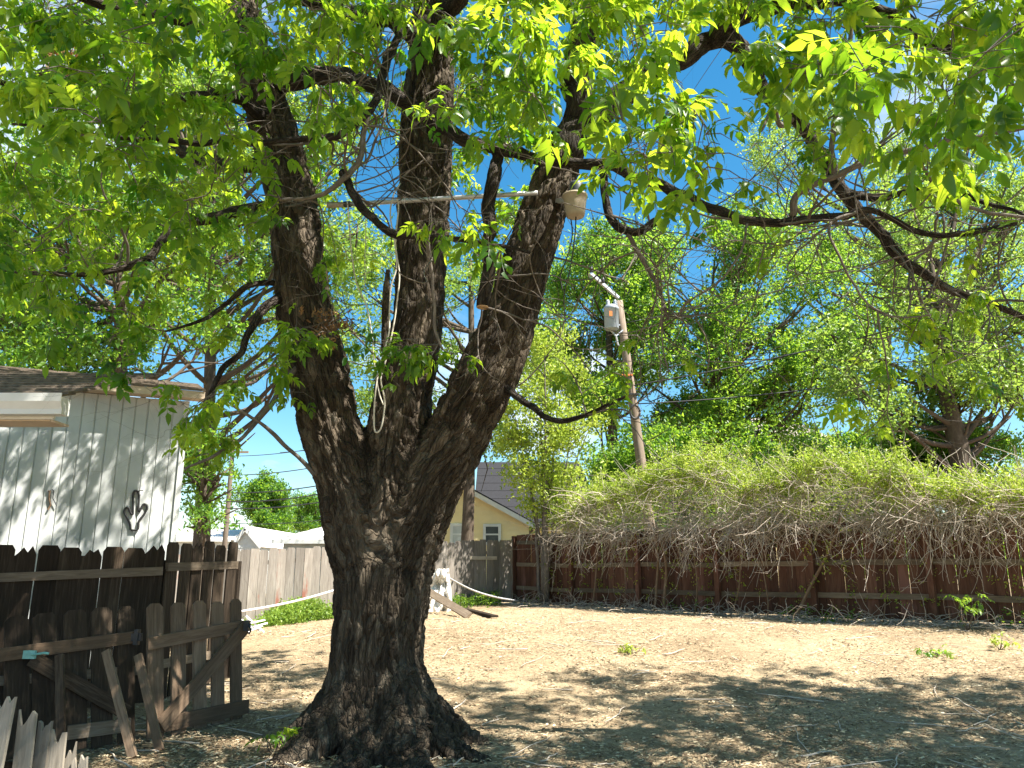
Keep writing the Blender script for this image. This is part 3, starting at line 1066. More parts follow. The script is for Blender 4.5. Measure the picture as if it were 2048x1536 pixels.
def slope_house(name, label, eL, eR, ridge_y, Y, run, wallm, roofm, hipL=0.0, hipR=0.0, courses=8):
    """long roof facing the camera: eave from pixel eL to eR, ridge behind"""
    a, b = P(*eL, Y), P(*eR, Y)
    g = gz(a[0], Y)
    ez = (a[2] + b[2]) / 2
    rz = P((eL[0] + eR[0]) / 2, ridge_y, Y + run)[2]
    root = thing(name, label, 'house', ((a[0] + b[0]) / 2, Y, g))
    mb = MB()
    mb.box((a[0] + .4, Y + .4, g), (b[0] - .4, Y + 2 * run - .4, ez - .05))
    mb.build('wall', wallm, root)
    for k in range(courses):
        t0, t1 = k / courses, (k + 1) / courses + .02
        f = lambda t: (a[0] + hipL * t, b[0] - hipR * t, Y + run * t, ez + (rz - ez) * t)
        l0, r0_, y0, z0 = f(t0)
        l1, r1_, y1, z1 = f(min(t1, 1))
        mb = MB()
        mb.add([(l0, y0, z0), (r0_, y0, z0), (r1_, y1, z1), (l1, y1, z1), (l0, y0, z0 + .06), (r0_, y0, z0 + .06), (r1_, y1, z1 + .03), (l1, y1, z1 + .03)],
               [(0, 3, 2, 1), (4, 5, 6, 7), (0, 1, 5, 4), (1, 2, 6, 5), (2, 3, 7, 6), (3, 0, 4, 7)])
        mb.build('roof_course', roofm, root)
    mb = MB()
    mb.add([(a[0] + hipL, Y + run, rz), (b[0] - hipR, Y + run, rz), (b[0], Y + 2 * run, ez), (a[0], Y + 2 * run, ez)], [(0, 1, 2, 3)])
    mb.add([(b[0], Y, ez), (b[0], Y + 2 * run, ez), (b[0] - hipR, Y + run, rz)], [(0, 1, 2)])
    mb.add([(a[0], Y, ez), (a[0] + hipL, Y + run, rz), (a[0], Y + 2 * run, ez)], [(0, 1, 2)])
    mb.build('roof_back', roofm, root)
    mb = MB()
    mb.box((a[0], Y - .03, ez - .12), (b[0], Y + .0, ez + .02))
    mb.build('fascia', M['white'] if wallm is not M['cream'] else M['black_metal'], root)
    return root

slope_house('house', 'white house with a light grey hipped roof next to the tree trunk', (543, 1083), (800, 1080), 1034, 34, 4.0, M['siding'], M['greyroof'], 3.2, 2.0)
slope_house('house', 'dark roofed house behind the yellow house and the sapling', (945, 1052), (1215, 1048), 925, 44, 6.0, M['cream'], M['blackroof'], 0.0, 1.0)
slope_house('house', 'brown grey roof of a house among trees above the vine', (1330, 893), (1692, 888), 836, 38, 5.0, M['cream'], M['brownroof'], 0.5, 1.0)
slope_house('house', 'low pale pinkish building seen between the shed and the grey fence', (330, 1082), (462, 1078), 1060, 60, 4.0, M['siding'], M['paleroof'], 0.0, 0.0, 4)
# ================================================================== the big tree
TY = 6.8
stems = {
    'trunk': [(752, 1560, 215, TY), (752, 1480, 210, TY), (752, 1400, 200, TY), (754, 1300, 186, TY), (764, 1200, 192, TY), (770, 1140, 190, TY + .04), (775, 1095, 140, TY + .06), (778, 1065, 90, TY + .08), (780, 1045, 30, TY + .08)],
    'left': [(752, 1170, 160, TY), (728, 1060, 160, TY), (700, 960, 135, TY), (668, 870, 122, TY), (640, 765, 120, TY + .05), (612, 640, 112, TY + .1), (597, 510, 100, TY + .15), (582, 400, 98, TY + .2), (553, 280, 92, TY + .25), (517, 165, 80, TY + .3), (490, 50, 72, TY + .3), (468, -90, 62, TY + .3), (450, -240, 46, TY + .3)],
    'centre': [(770, 1170, 165, TY + .03), (788, 1040, 175, TY + .04), (795, 930, 150, TY + .05), (801, 855, 128, TY + .05), (812, 765, 112, TY + .1), (834, 650, 100, TY + .15), (842, 534, 102, TY + .2), (848, 400, 105, TY + .25), (853, 270, 104, TY + .3), (862, 120, 94, TY + .35), (870, -50, 74, TY + .4), (878, -230, 55, TY + .5)],
    'right': [(785, 1170, 150, TY - .03), (816, 1070, 142, TY - .05), (856, 975, 128, TY - .1), (910, 880, 130, TY - .15), (962, 775, 124, TY - .2), (1001, 690, 116, TY - .22), (1027, 612, 106, TY - .25), (1050, 534, 100, TY - .3), (1080, 445, 92, TY - .33), (1106, 370, 84, TY - .36), (1130, 300, 76, TY - .4)],
}
base = P(752, 1490, TY)
tree = thing('shade_tree', 'huge old tree with rough bark and three thick stems rising from one trunk', 'tree', (base[0], base[1], gz(base[0], base[1])))
tmb = MB()
AXES = []
for k, rows in stems.items():
    pts, rad = px_path(rows, 46)
    if k == 'trunk':
        pts[:, 2] = np.minimum(pts[:, 2], 99)
    tmb.tube(pts, rad, 28)
    AXES.append((pts, rad))
# root flare: buttresses running into the ground
gz0 = gz(base[0], base[1])
for (az, reach, r_, h_) in ((-168, .92, .25, .5), (-130, 1.05, .25, .42), (-95, 1.1, .2, .26), (-62, 1.2, .25, .42), (-28, 1.0, .22, .46), (5, .95, .24, .5), (60, .8, .24, .5), (110, .75, .24, .5), (155, .9, .24, .5)):
    a = R(az)
    dx, dy = math.cos(a), math.sin(a)
    rows = []
    for t in np.linspace(0, 1, 12):
        rr = .12 + (reach - .12) * t
        zz = gz0 + (h_ + .16) * (1 - t) ** 2.7 - .10 * t - .02
        rows.append((base[0] + dx * rr + .04 * math.sin(t * 5 + az), base[1] + dy * rr, zz))
    rad = np.linspace(r_ * 1.05, .11, 12)
    tmb.tube(rows, rad, 14)
    AXES.append((np.array(rows), rad))
me0 = tmb.mesh('trunk_raw')
o0 = bpy.data.objects.new('trunk_raw', me0)
COL.objects.link(o0)
md = o0.modifiers.new('r', 'REMESH')
md.mode = 'VOXEL'
md.voxel_size = 0.017
md2 = o0.modifiers.new('s', 'SMOOTH')
md2.factor = 0.5
md2.iterations = 14
dg = bpy.context.evaluated_depsgraph_get()
tm = bpy.data.meshes.new_from_object(o0.evaluated_get(dg))
bpy.data.objects.remove(o0)
bpy.data.meshes.remove(me0)
nv = len(tm.vertices)
V = np.empty(nv * 3, np.float32)
tm.vertices.foreach_get('co', V)
V = V.reshape(-1, 3).astype(float)
Nn = np.empty(nv * 3, np.float32)
tm.vertices.foreach_get('normal', Nn)
Nn = Nn.reshape(-1, 3).astype(float)
WT = np.zeros(nv)
CO = np.zeros((nv, 3))
for ai, (pts, rad) in enumerate(AXES[:4]):
    # grain coordinates: across the stem and along it, running on smoothly from trunk to stems
    T = np.gradient(pts, axis=0)
    T /= np.linalg.norm(T, axis=1)[:, None]
    s = np.concatenate([[0], np.cumsum(np.linalg.norm(np.diff(pts, axis=0), axis=1))]) + pts[0, 2]
    f0 = np.array([1.0, 0, 0]) - T * T[:, :1]
    f0 /= np.linalg.norm(f0, axis=1)[:, None]
    f1_ = np.cross(T, f0)
    for c0 in range(0, nv, 60000):
        sl_ = slice(c0, min(c0 + 60000, nv))
        d2 = ((V[sl_][:, None, :] - pts[None]) ** 2).sum(2)
        idx = d2.argmin(1)
        dist = np.sqrt(d2[np.arange(len(idx)), idx]) / rad[idx]
        off = V[sl_] - pts[idx]
        loc = np.stack([(off * f0[idx]).sum(1) + pts[0, 0], (off * f1_[idx]).sum(1) + pts[0, 1], s[idx] + (off * T[idx]).sum(1)], 1)
        wt = np.exp(-24 * np.minimum(dist, 12))
        CO[sl_] += loc * wt[:, None]
        WT[sl_] += wt
CO /= WT[:, None]
wp = CO * np.array([1, 1, .5])
warp = np.stack([vnoise(wp * 7, 11), vnoise(wp * 7, 12), vnoise(wp * 5, 13)], 1)
q = CO * np.array([11.0, 11.0, 2.7]) + warp * 0.6
f1, f2 = voro(q, 5)
ridge = ss(0.0, 0.34, f2 - f1)
q2 = CO * np.array([34.0, 34.0, 13.0]) + warp
g1_, g2_ = voro(q2, 9)
fine = ss(0, .5, g2_ - g1_)
low = vnoise(CO * np.array([3.5, 3.5, 1.5]), 21)
hgt = 0.040 * (ridge - .75) + 0.007 * (fine - .5) + 0.008 * vnoise(CO * 45, 22) + 0.022 * low
hgt *= np.clip(0.6 + 0.5 * vnoise(CO * np.array([2, 2, 1.0]), 31), .45, 1.1)
# smooth old pruning scar on the front of the trunk
scar = P(760, 1150, TY - .42)
ds = (V - scar) / np.array([.10, .2, .26])
wsc = np.exp(-(ds ** 2).sum(1) * 1.2)
hgt = hgt * (1 - .8 * wsc)
V2 = V + Nn * hgt[:, None]
# knot hole
kn = P(770, 1020, TY - .5)
dk = np.linalg.norm((V - kn) / np.array([.045, .3, .09]), axis=1)
V2[:, 1] += .07 * np.exp(-dk ** 2 * 1.5)
tm.vertices.foreach_set('co', V2.astype(np.float32).ravel())
at = tm.attributes.new('bark_co', 'FLOAT_VECTOR', 'POINT')
at.data.foreach_set('vector', CO.astype(np.float32).ravel())
tm.materials.clear()
tm.materials.append(M['bark'])
tm.polygons.foreach_set('use_smooth', np.ones(len(tm.polygons), bool))
tm.update()
tm.name = 'trunk'
obj('trunk', tm, tree)

# ---- limbs (pixel x, y, width, depth)
limbs = [
    [(1122, 325, 80, 6.42), (1175, 250, 62, 6.35), (1260, 182, 55, 6.3), (1340, 122, 50, 6.25), (1425, 82, 46, 6.2), (1487, 112, 39, 6.15), (1528, 180, 36, 6.1), (1588, 235, 34, 6.1), (1642, 305, 32, 6.1), (1692, 390, 32, 6.1), (1742, 452, 29, 6.15), (1802, 517, 26, 6.2), (1880, 565, 22, 6.3), (1960, 602, 18, 6.4), (2070, 645, 13, 6.5)],
    [(1415, 84, 44, 6.2), (1490, 35, 40, 6.0), (1580, 8, 38, 5.8), (1680, 8, 34, 5.6), (1788, 30, 31, 5.5), (1885, 90, 28, 5.4), (1966, 130, 24, 5.3), (2090, 170, 16, 5.2)],
    [(1130, 310, 70, 6.4), (1150, 200, 62, 6.45), (1162, 90, 54, 6.5), (1180, -30, 48, 6.6), (1215, -180, 38, 6.7), (1260, -380, 20, 6.8)],
    [(560, 165, 46, 7.0), (640, 150, 42, 6.7), (715, 160, 38, 6.45), (780, 182, 34, 6.3), (850, 232, 33, 6.2), (930, 277, 32, 6.1), (1020, 306, 30, 6.0), (1130, 326, 29, 5.9), (1230, 337, 28, 5.8), (1312, 367, 26, 5.7), (1400, 407, 25, 5.6), (1482, 437, 23, 5.5), (1580, 441, 20, 5.4), (1680, 430, 18, 5.3), (1750, 426, 16, 5.2), (1848, 464, 15, 5.1), (1950, 462, 14, 5.0), (2034, 444, 13, 5.0)],
    [(1582, 432, 16, 5.4), (1596, 388, 17, 5.3), (1668, 352, 16, 5.15), (1760, 316, 15, 5.0), (1860, 292, 14, 4.9), (1960, 272, 12, 4.8), (2080, 250, 10, 4.7)],
    [(1668, 350, 12, 5.15), (1662, 270, 11, 5.1), (1690, 140, 10, 5.0), (1702, 20, 8, 4.9), (1706, -80, 6, 4.8)],
    [(800, 60, 17, 6.0), (776, 128, 17, 5.8), (760, 175, 16, 5.7), (737, 225, 16, 5.6), (690, 262, 15, 5.55), (600, 281, 14, 5.5), (450, 287, 13, 5.4), (330, 284, 11, 5.2), (150, 262, 8, 5.0), (20, 250, 5, 4.8)],
    [(738, 225, 12, 5.6), (718, 310, 12, 5.6), (692, 360, 11, 5.6), (640, 388, 9, 5.6), (560, 400, 6, 5.6)],
    [(565, 585, 22, 6.8), (525, 625, 18, 6.6), (482, 690, 15, 6.4), (446, 742, 12, 6.3), (410, 800, 6, 6.2)],
    [(560, 570, 13, 6.9), (500, 568, 11, 6.7), (440, 615, 9, 6.6), (405, 640, 7, 6.4), (330, 660, 4, 6.2)],
    [(590, 300, 34, 7.0), (480, 330, 30, 7.3), (350, 300, 24, 7.6), (230, 200, 18, 7.8), (100, 90, 12, 7.9)],
    [(575, 400, 30, 6.9), (460, 430, 22, 6.5), (355, 452, 18, 6.2), (290, 520, 15, 5.9), (200, 546, 12, 5.7), (60, 545, 9, 5.5), (-60, 540, 6, 5.3)],
    [(545, 240, 26, 7.0), (440, 190, 22, 6.4), (300, 205, 18, 5.8), (120, 185, 13, 5.2), (-60, 150, 8, 4.6)],
    [(500, 90, 34, 7.0), (380, 40, 30, 6.2), (220, 10, 24, 5.4), (40, -60, 18, 4.6), (-160, -120, 10, 4.0)],
    [(686, 345, 17, 5.7), (720, 407, 16, 5.6), (782, 465, 16, 5.5), (852, 474, 12, 5.4), (930, 480, 10, 5.3), (1010, 492, 8, 5.2), (1060, 505, 5, 5.1)],
    [(852, 474, 9, 5.4), (862, 540, 8, 5.5), (872, 600, 7, 5.5), (870, 660, 6, 5.5), (885, 700, 4, 5.5)],
    [(1205, 335, 18, 5.85), (1208, 390, 16, 5.8), (1228, 440, 17, 5.75), (1256, 466, 18, 5.7), (1286, 466, 18, 5.65), (1312, 446, 17, 5.6)],
    [(1255, 468, 10, 5.7), (1290, 530, 9, 5.7), (1318, 580, 8, 5.7), (1330, 625, 6, 5.7), (1338, 640, 5, 5.7)],
    [(990, 300, 26, 6.05), (984, 340, 26, 6.05), (978, 420, 25, 6.05), (974, 520, 25, 6.05), (967, 612, 25, 6.05)],
    [(1010, 770, 16, 6.5), (1060, 815, 13, 6.2), (1110, 838, 11, 5.9), (1180, 828, 9, 5.6), (1250, 790, 6, 5.4)],
    [(870, 40, 46, 7.2), (960, -60, 40, 6.4), (1080, -180, 32, 5.4), (1200, -330, 22, 4.4), (1300, -500, 12, 3.6)],
    [(860, 100, 40, 7.0), (780, 40, 34, 6.2), (640, 10, 28, 5.2), (520, -40, 22, 4.3), (400, -140, 12, 3.5)],
    [(1430, 78, 36, 6.2), (1530, -60, 32, 5.7), (1720, -180, 28, 5.2), (1980, -260, 22, 4.8), (2300, -320, 14, 4.4)],
    [(1690, 385, 18, 6.1), (1760, 400, 15, 5.9), (1850, 380, 12, 5.6), (1960, 400, 10, 5.4), (2070, 440, 7, 5.2)],
    [(1840, 320, 8, 4.95), (1880, 380, 10, 5.1), (1960, 420, 10, 5.2), (2080, 440, 8, 5.2)],
    [(1590, 236, 16, 6.1), (1560, 250, 13, 6.0), (1545, 220, 10, 5.9), (1520, 262, 6, 5.8)],
    [(600, 730, 14, 6.7), (500, 860, 9, 6.4), (440, 905, 7, 6.2), (370, 940, 5, 6.0)],
    [(640, 960, 10, 6.7), (560, 880, 8, 6.5), (500, 830, 6, 6.3), (440, 795, 4, 6.2)],
]
LP, LRd = [], []
for li_, rows in enumerate(limbs):
    if li_ in (0, 1, 3, 4, 24, 25):
        rows = [(a, b, c * .82, d) for a, b, c, d in rows]
    n = max(18, 8 * len(rows))
    pts, rad = px_path(rows, n)
    wob = (.012 + 0.45 * rad[:, None]) * np.stack([vnoise(pts * 5, 41), vnoise(pts * 5, 42), vnoise(pts * 5, 43)], 1) + (.003 + .12 * rad[:, None]) * np.stack([vnoise(pts * 13, 44), vnoise(pts * 13, 45), vnoise(pts * 13, 46)], 1)
    wob[0] = 0
    pts = pts + wob
    mb = MB()
    rad = rad * (1 + .16 * vnoise(pts * 6, 47))
    mb.tube(pts, rad, 14 if rad.max() > .05 else 9, lump=.05)
    mb.build('limb', M['limb'] if rad.max() > .03 else M['twig'], tree, True)
    LP.append(pts)
    LRd.append(rad)
# saw cut faces
def cut_face(end, prev, r):
    d = Vector(end) - Vector(prev)
    d.normalize()
    mb = MB()
    mb.tube([Vector(end) - d * .004, Vector(end) + d * .006], r * .96, 14)
    mb.build('cut_face', M['heart'], tree, label='pale sawn end of a branch')
for li in (16, 18):
    cut_face(LP[li][-1], LP[li][-2], LRd[li][-1])
# dead stub beside the centre stem, and dead leaves caught at the left stem
mb = MB()
pts, rad = px_path([(772, 700, 20, 6.6), (772, 640, 18, 6.6), (773, 580, 15, 6.6), (776, 540, 8, 6.6)], 12)
mb.tube(pts, rad, 9, lump=.12)
mb.build('dead_stub', M['bark'], tree)

allP = np.concatenate(LP[:])
allR = np.concatenate(LRd)
for k in ('left', 'centre', 'right'):
    pts, rad = px_path(stems[k][7:], 24)
    allP = np.concatenate([allP, pts])
    allR = np.concatenate([allR, rad])

# ---- leaves
def leaflet(L, wd, fold, droop, teeth=True):
    b = np.array([0, 0, 0.])
    ks = (0.3, 0.68) if teeth else (0.4,)
    ws = (1.0, .72) if teeth else (1.0,)
    left, right, mid = [], [], []
    for k, w_ in zip(ks, ws):
        jx = rng.uniform(-.04, .04)
        z = -droop * k * k * L
        left.append([(k + jx) * L, wd / 2 * w_ * rng.uniform(.85, 1.15), z + fold * wd * w_])
        right.append([(k - jx) * L, -wd / 2 * w_ * rng.uniform(.85, 1.15), z + fold * wd * w_])
        mid.append([k * L, 0, z])
    tip = [L, 0, -droop * L]
    v = [b] + left + right + mid + [tip]
    n = len(ks)
    if not teeth:
        return np.array([b, left[0], tip, right[0]]), [(0, 2, 1), (0, 3, 2)]
    l, r_, m_, t = 1, 1 + n, 1 + 2 * n, 1 + 3 * n
    f = []
    for (sd_, flip) in ((l, 0), (r_, 1)):
        tri = [(0, sd_, m_)]
        for i in range(n - 1):
            tri += [(sd_ + i, sd_ + i + 1, m_ + i + 1), (sd_ + i, m_ + i + 1, m_ + i)]
        tri += [(sd_ + n - 1, t, m_ + n - 1)]
        f += [(c_, b_, a_) if not flip else (a_, b_, c_) for a_, b_, c_ in tri]
    return np.array(v), f

def compound_leaf(npair, teeth=True):
    """pinnate leaf of unit length along +x, drooping"""
    V, F = [], []
    def put(v, f):
        o = sum(len(q) for q in V)
        V.append(v)
        F.extend([tuple(o + i for i in t) for t in f])
    dr = rng.uniform(.15, .5)
    st = lambda t: np.array([t * .66, 0, -dr * t * t * .5])
    # stalk as two thin strips
    for k in range(3 if teeth else 0):
        a, b = st(k / 3), st((k + 1) / 3)
        w_ = .007
        put(np.array([a + [0, w_, 0], a - [0, w_, 0], b - [0, w_, 0], b + [0, w_, 0]]), [(0, 1, 2), (0, 2, 3)])
    ts = np.linspace(.42, .82, npair) if npair > 1 else [.55]
    for t in ts:
        for sgn in (-1, 1):
            v, f = leaflet(rng.uniform(.34, .44), rng.uniform(.15, .20), rng.uniform(.05, .3), rng.uniform(.1, .7), teeth)
            a = sgn * R(rng.uniform(42, 68))
            M3 = np.array(Euler((rng.uniform(-.5, .5) * sgn, rng.uniform(.0, .5), a)).to_matrix())
            put(v @ M3.T + st(t), f)
    v, f = leaflet(rng.uniform(.40, .48), rng.uniform(.19, .25), rng.uniform(.05, .25), rng.uniform(.2, .7), teeth)
    M3 = np.array(Euler((rng.uniform(-.3, .3), rng.uniform(.1, .6), rng.uniform(-.2, .2))).to_matrix())
    put(v @ M3.T + st(1), f)
    return np.concatenate(V), np.array(F)

HI = [compound_leaf(n_) for n_ in (2, 3, 2, 3, 1, 2, 3, 2)]
LO = [compound_leaf(n_, False) for n_ in (2, 2, 3)]

def place(protos, pos, Rm, scl, tints, kinds):
    VV, FF, TT = [], [], []
    o = 0
    for k, (pv_, pf_) in enumerate(protos):
        sel = np.where(kinds == k)[0]
        if len(sel) == 0:
            continue
        X = np.einsum('nij,vj->nvi', Rm[sel], pv_) * scl[sel][:, None, None] + pos[sel][:, None, :]
        n_, m_ = len(sel), len(pv_)
        VV.append(X.reshape(-1, 3))
        FF.append((pf_[None] + (np.arange(n_) * m_)[:, None, None] + o).reshape(-1, pf_.shape[1]))
        TT.append(np.repeat(tints[sel], m_))
        o += n_ * m_
    return np.concatenate(VV), np.concatenate(FF), np.concatenate(TT)

def rot_from_dir(D, roll):
    """rotation with local x along D and local z mostly up"""
    D = D / (np.linalg.norm(D, axis=1)[:, None] + 1e-9)
    up = np.tile(np.array([0, 0, 1.0]), (len(D), 1))
    Yv = np.cross(up, D)
    Yv /= np.linalg.norm(Yv, axis=1)[:, None] + 1e-6
    Zv = np.cross(D, Yv)
    c, s = np.cos(roll)[:, None], np.sin(roll)[:, None]
    Y2, Z2 = Yv * c + Zv * s, Zv * c - Yv * s
    return np.stack([D, Y2, Z2], 2)

twigs = MB()
lp, ld, lsz, lhi = [], [], [], []

def spray(T, size=1.0, nleaf=14, hi=True, src=None, bare=False):
    """a leafy shoot: twig from the nearest limb to T, side shoots and leaves round T"""
    global allP, allR
    T = np.asarray(T, float)
    if src is None:
        dd = np.linalg.norm(allP - T, axis=1)
        cost = dd + 0.7 * np.maximum(0, allP[:, 2] - T[2] - .6) * 0 + rng.uniform(0, .25, len(dd))
        j = int(np.argmin(cost))
        S, sr = allP[j], allR[j]
    else:
        S, sr = src
    dist = np.linalg.norm(T - S)
    m = max(5, int(dist / .16))
    t = np.linspace(0, 1, m)[:, None]
    arch = (0.12 * dist + .04) * np.sin(t * math.pi)
    bend = rng.normal(0, .09 * dist + .015, 3)
    pts = S + (T - S) * t + arch * np.array([0, 0, 1.0]) * rng.uniform(-.5, 1) + np.sin(t * math.pi) * bend
    pts += .022 * np.stack([vnoise(pts * 6, 51), vnoise(pts * 6, 52), vnoise(pts * 6, 53)], 1) * np.sin(t * math.pi)
    r0_ = min(sr * .6, .006 + .004 * dist)
    twigs.tube(pts, np.linspace(r0_, .0025, m), 4, caps=False, tint=.5)
    allP = np.concatenate([allP, pts[m // 3:]])
    allR = np.concatenate([allR, np.linspace(r0_, .0025, m)[m // 3:]])
    d0 = (pts[-1] - pts[-2])
    d0 /= np.linalg.norm(d0) + 1e-9
    ns = max(2, int(nleaf / 4))
    cnt = 0
    for k in range(ns):
        ti = rng.uniform(.55, 1.0)
        b = pts[min(m - 1, int(ti * (m - 1)))]
        dirv = d0 * .5 + rng.normal(0, .6, 3)
        dirv[2] = dirv[2] * .6 + .05
        dirv /= np.linalg.norm(dirv)
        ln = rng.uniform(.10, .32) * size
        e = b + dirv * ln + np.array([0, 0, -.04])
        mid = (b + e) / 2 + np.array([0, 0, .03])
        if hi or bare:
            twigs.tube([b, mid, e], [.004, .003, .002], 4, caps=False)
        if bare:
            continue
        for j2 in range(max(1, int(round(nleaf / ns)))):
            u = rng.uniform(.35, 1.0)
            p = b + (e - b) * u
            dv = dirv * .5 + rng.normal(0, .55, 3)
            dv[2] = dv[2] * .5 - rng.uniform(.1, .7)
            lp.append(p)
            ld.append(dv)
            lsz.append(size * rng.uniform(.13, .25) * (1.12 if (p[1] < 4.3 and hi) else 1.0))
            lhi.append(hi)

def bare_twig(T):
    dd = np.linalg.norm(allP - T, axis=1) + rng.uniform(0, .9, len(allP))
    j = int(np.argmin(dd))
    p = allP[j].copy()
    d = (T - p) / (np.linalg.norm(T - p) + 1e-6) * .6 + rng.normal(0, .6, 3)
    d[2] *= .6
    d /= np.linalg.norm(d)
    r_ = min(allR[j] * .5, rng.uniform(.006, .014))
    def walk(p, d, r_, n, depth):
        pts = [p]
        curl = rng.normal(0, .09, 3)
        for k in range(n):
            tgt = (T - p) / (np.linalg.norm(T - p) + .3)
            d = d + curl + rng.normal(0, .13, 3) + (tgt * .12 if depth == 0 else 0)
            if rng.uniform() < .12:
                curl = rng.normal(0, .12, 3)
            d = d / np.linalg.norm(d)
            p = p + d * rng.uniform(.05, .10)
            pts.append(p)
            if depth < 2 and rng.uniform() < .15:
                walk(p, d + rng.normal(0, .6, 3), r_ * .6, int(n * .55) + 2, depth + 1)
        twigs.tube(pts, np.linspace(r_, r_ * .4, len(pts)), 5, caps=False)
    walk(p, d, r_, rng.randint(8, 20), 0)

# how thick the crown hangs, cell by cell (x0, x1, y0, y1, sprays, Ymin, Ymax, leaves per spray, size)
cells = [
    (-80, 260, -60, 140, 26, 3.6, 6.5, 14, 1.0), (260, 560, -60, 130, 24, 3.6, 6.8, 14, 1.0), (-80, 260, 140, 330, 26, 3.4, 6.5, 14, 1.0),
    (260, 500, 130, 320, 16, 3.8, 6.8, 14, 1.0), (-80, 200, 330, 520, 20, 4.2, 7.5, 14, 1.0), (200, 430, 320, 500, 14, 4.4, 7.2, 14, 1.0),
    (-60, 220, 520, 700, 12, 5.0, 8.0, 14, 1.0), (220, 460, 500, 700, 10, 5.0, 7.5, 13, 1.0), (430, 560, 330, 560, 7, 5.0, 6.4, 11, .9),
    (560, 800, -60, 120, 17, 3.4, 6.3, 14, 1.0), (560, 700, 120, 240, 5, 4.0, 6.0, 11, .9), (500, 640, 240, 340, 5, 4.5, 6.0, 10, .85),
    (800, 1050, -60, 120, 16, 3.4, 6.3, 14, 1.0), (820, 1050, 120, 250, 10, 3.8, 6.0, 12, .95), (880, 1180, 170, 290, 10, 3.8, 5.8, 12, .95),
    (1050, 1250, -60, 110, 16, 3.2, 6.3, 14, 1.0), (1050, 1200, 90, 200, 8, 3.6, 5.8, 12, 1.0), (1180, 1380, 60, 200, 9, 3.6, 6.5, 12, .95),
    (1180, 1420, 190, 340, 22, 3.1, 4.6, 13, 1.0), (1380, 1480, 200, 360, 6, 3.0, 4.2, 11, 1.0), (1280, 1480, -60, 70, 12, 3.4, 6.3, 13, 1.0),
    (1480, 1760, -60, 90, 20, 3.0, 6.2, 14, 1.0), (1520, 1700, 80, 200, 9, 3.2, 5.8, 12, 1.0), (1760, 2100, -60, 110, 26, 2.6, 5.5, 14, 1.0),
    (1700, 2100, 100, 240, 13, 2.8, 5.3, 13, 1.0), (1540, 1760, 180, 330, 9, 3.4, 5.5, 11, .95), (1780, 2100, 230, 370, 8, 3.2, 5.2, 12, 1.0),
    (1550, 1800, 250, 330, 3, 4.0, 5.5, 9, .9), (1000, 1110, 310, 440, 4, 5.0, 5.9, 9, .85), (830, 960, 425, 510, 4, 4.4, 5.2, 9, .95),
    (960, 1060, 400, 500, 3, 4.6, 5.4, 9, .95), (580, 700, 510, 610, 4, 5.4, 6.2, 9, .8), (540, 650, 640, 740, 5, 5.4, 6.2, 10, .85),
    (680, 800, 650, 740, 5, 5.2, 6.0, 10, .85), (790, 940, 640, 740, 5, 5.2, 6.0, 10, .85), (700, 800, 730, 800, 3, 5.4, 6.1, 7, .8),
    (430, 600, 700, 800, 6, 5.6, 6.6, 11, .9), (300, 440, 760, 890, 7, 5.0, 6.2, 11, .9), (230, 330, 700, 790, 3, 5.2, 6.4, 9, .9),
    (1200, 1330, 740, 820, 3, 5.0, 5.8, 8, .9), (1080, 1250, 680, 790, 4, 5.2, 6.2, 8, .85), (1560, 1800, 690, 830, 6, 5.0, 6.6, 9, .9),
    (1780, 2060, 640, 830, 8, 5.0, 6.6, 10, .9), (1380, 1560, 380, 520, 4, 5.2, 6.2, 8, .85), (1850, 2060, 480, 640, 5, 5.0, 6.4, 9, .9),
    (360, 480, 880, 1000, 4, 6.5, 8.0, 9, .85),
]
for (x0, x1, y0, y1, n_, Y0, Y1, nl, sz) in cells:
    for _ in range(int(n_ * (.85 if x0 < 560 else (.68 if x0 < 1050 else .66)) + .5)):
        spray(P(rng.uniform(x0, x1), rng.uniform(y0, y1), rng.uniform(Y0, Y1)), sz, nl)
for _ in range(270):
    spray(np.array([rng.uniform(-5.8, .4), rng.uniform(7.6, 10.0), rng.uniform(5.0, 9.5)]), 1.0, 16)
n_in = len(lp)
# the rest of the crown: above the picture and beyond its edges
for _ in range(640):
    T = np.array([rng.uniform(-7.5, 9.5), rng.uniform(1.0, 8.6), rng.uniform(5.4, 10.5)])
    if T[2] < 1.4 + T[1] * .86 and abs(T[0]) < .64 * T[1]:
        continue
    if T[0] > 3 and T[1] > 7.6:
        continue
    spray(T, 1.3, 26, hi=False)
for _ in range(260):
    T = np.array([rng.uniform(4.4, 11.0), rng.uniform(3.4, 7.2), rng.uniform(3.8, 8.5)])
    if T[0] < .68 * T[1] + .3:
        continue
    spray(T, 1.3, 26, hi=False)
for _ in range(70):
    spray(np.array([rng.uniform(-1.5, 1.5), rng.uniform(2.0, 6.6), rng.uniform(6.6, 9.5)]), 1.3, 26, hi=False)
# bare crossing twigs under the right hand limbs and round the stems
for (x0, x1, y0, y1, n_, Y0, Y1) in ((1330, 2040, 400, 640, 78, 5.0, 6.4), (1100, 1400, 500, 800, 14, 5.2, 6.4), (560, 800, 160, 480, 40, 5.6, 6.9), (900, 1180, 480, 760, 12, 5.4, 6.3),
                                     (0, 520, 300, 760, 26, 4.8, 6.6), (640, 800, 600, 830, 9, 5.8, 6.4), (1700, 2048, 560, 900, 14, 5.2, 6.4), (130, 330, 770, 980, 7, 5.6, 7.2)):
    for _ in range(n_):
        T = P(rng.uniform(x0, x1), rng.uniform(y0, y1), rng.uniform(Y0, Y1))
        bare_twig(T)
twigs.build('twigs', M['twig'], tree, True, kind='stuff')
lp, ld, lsz, lhi = map(np.array, (lp, ld, lsz, lhi))
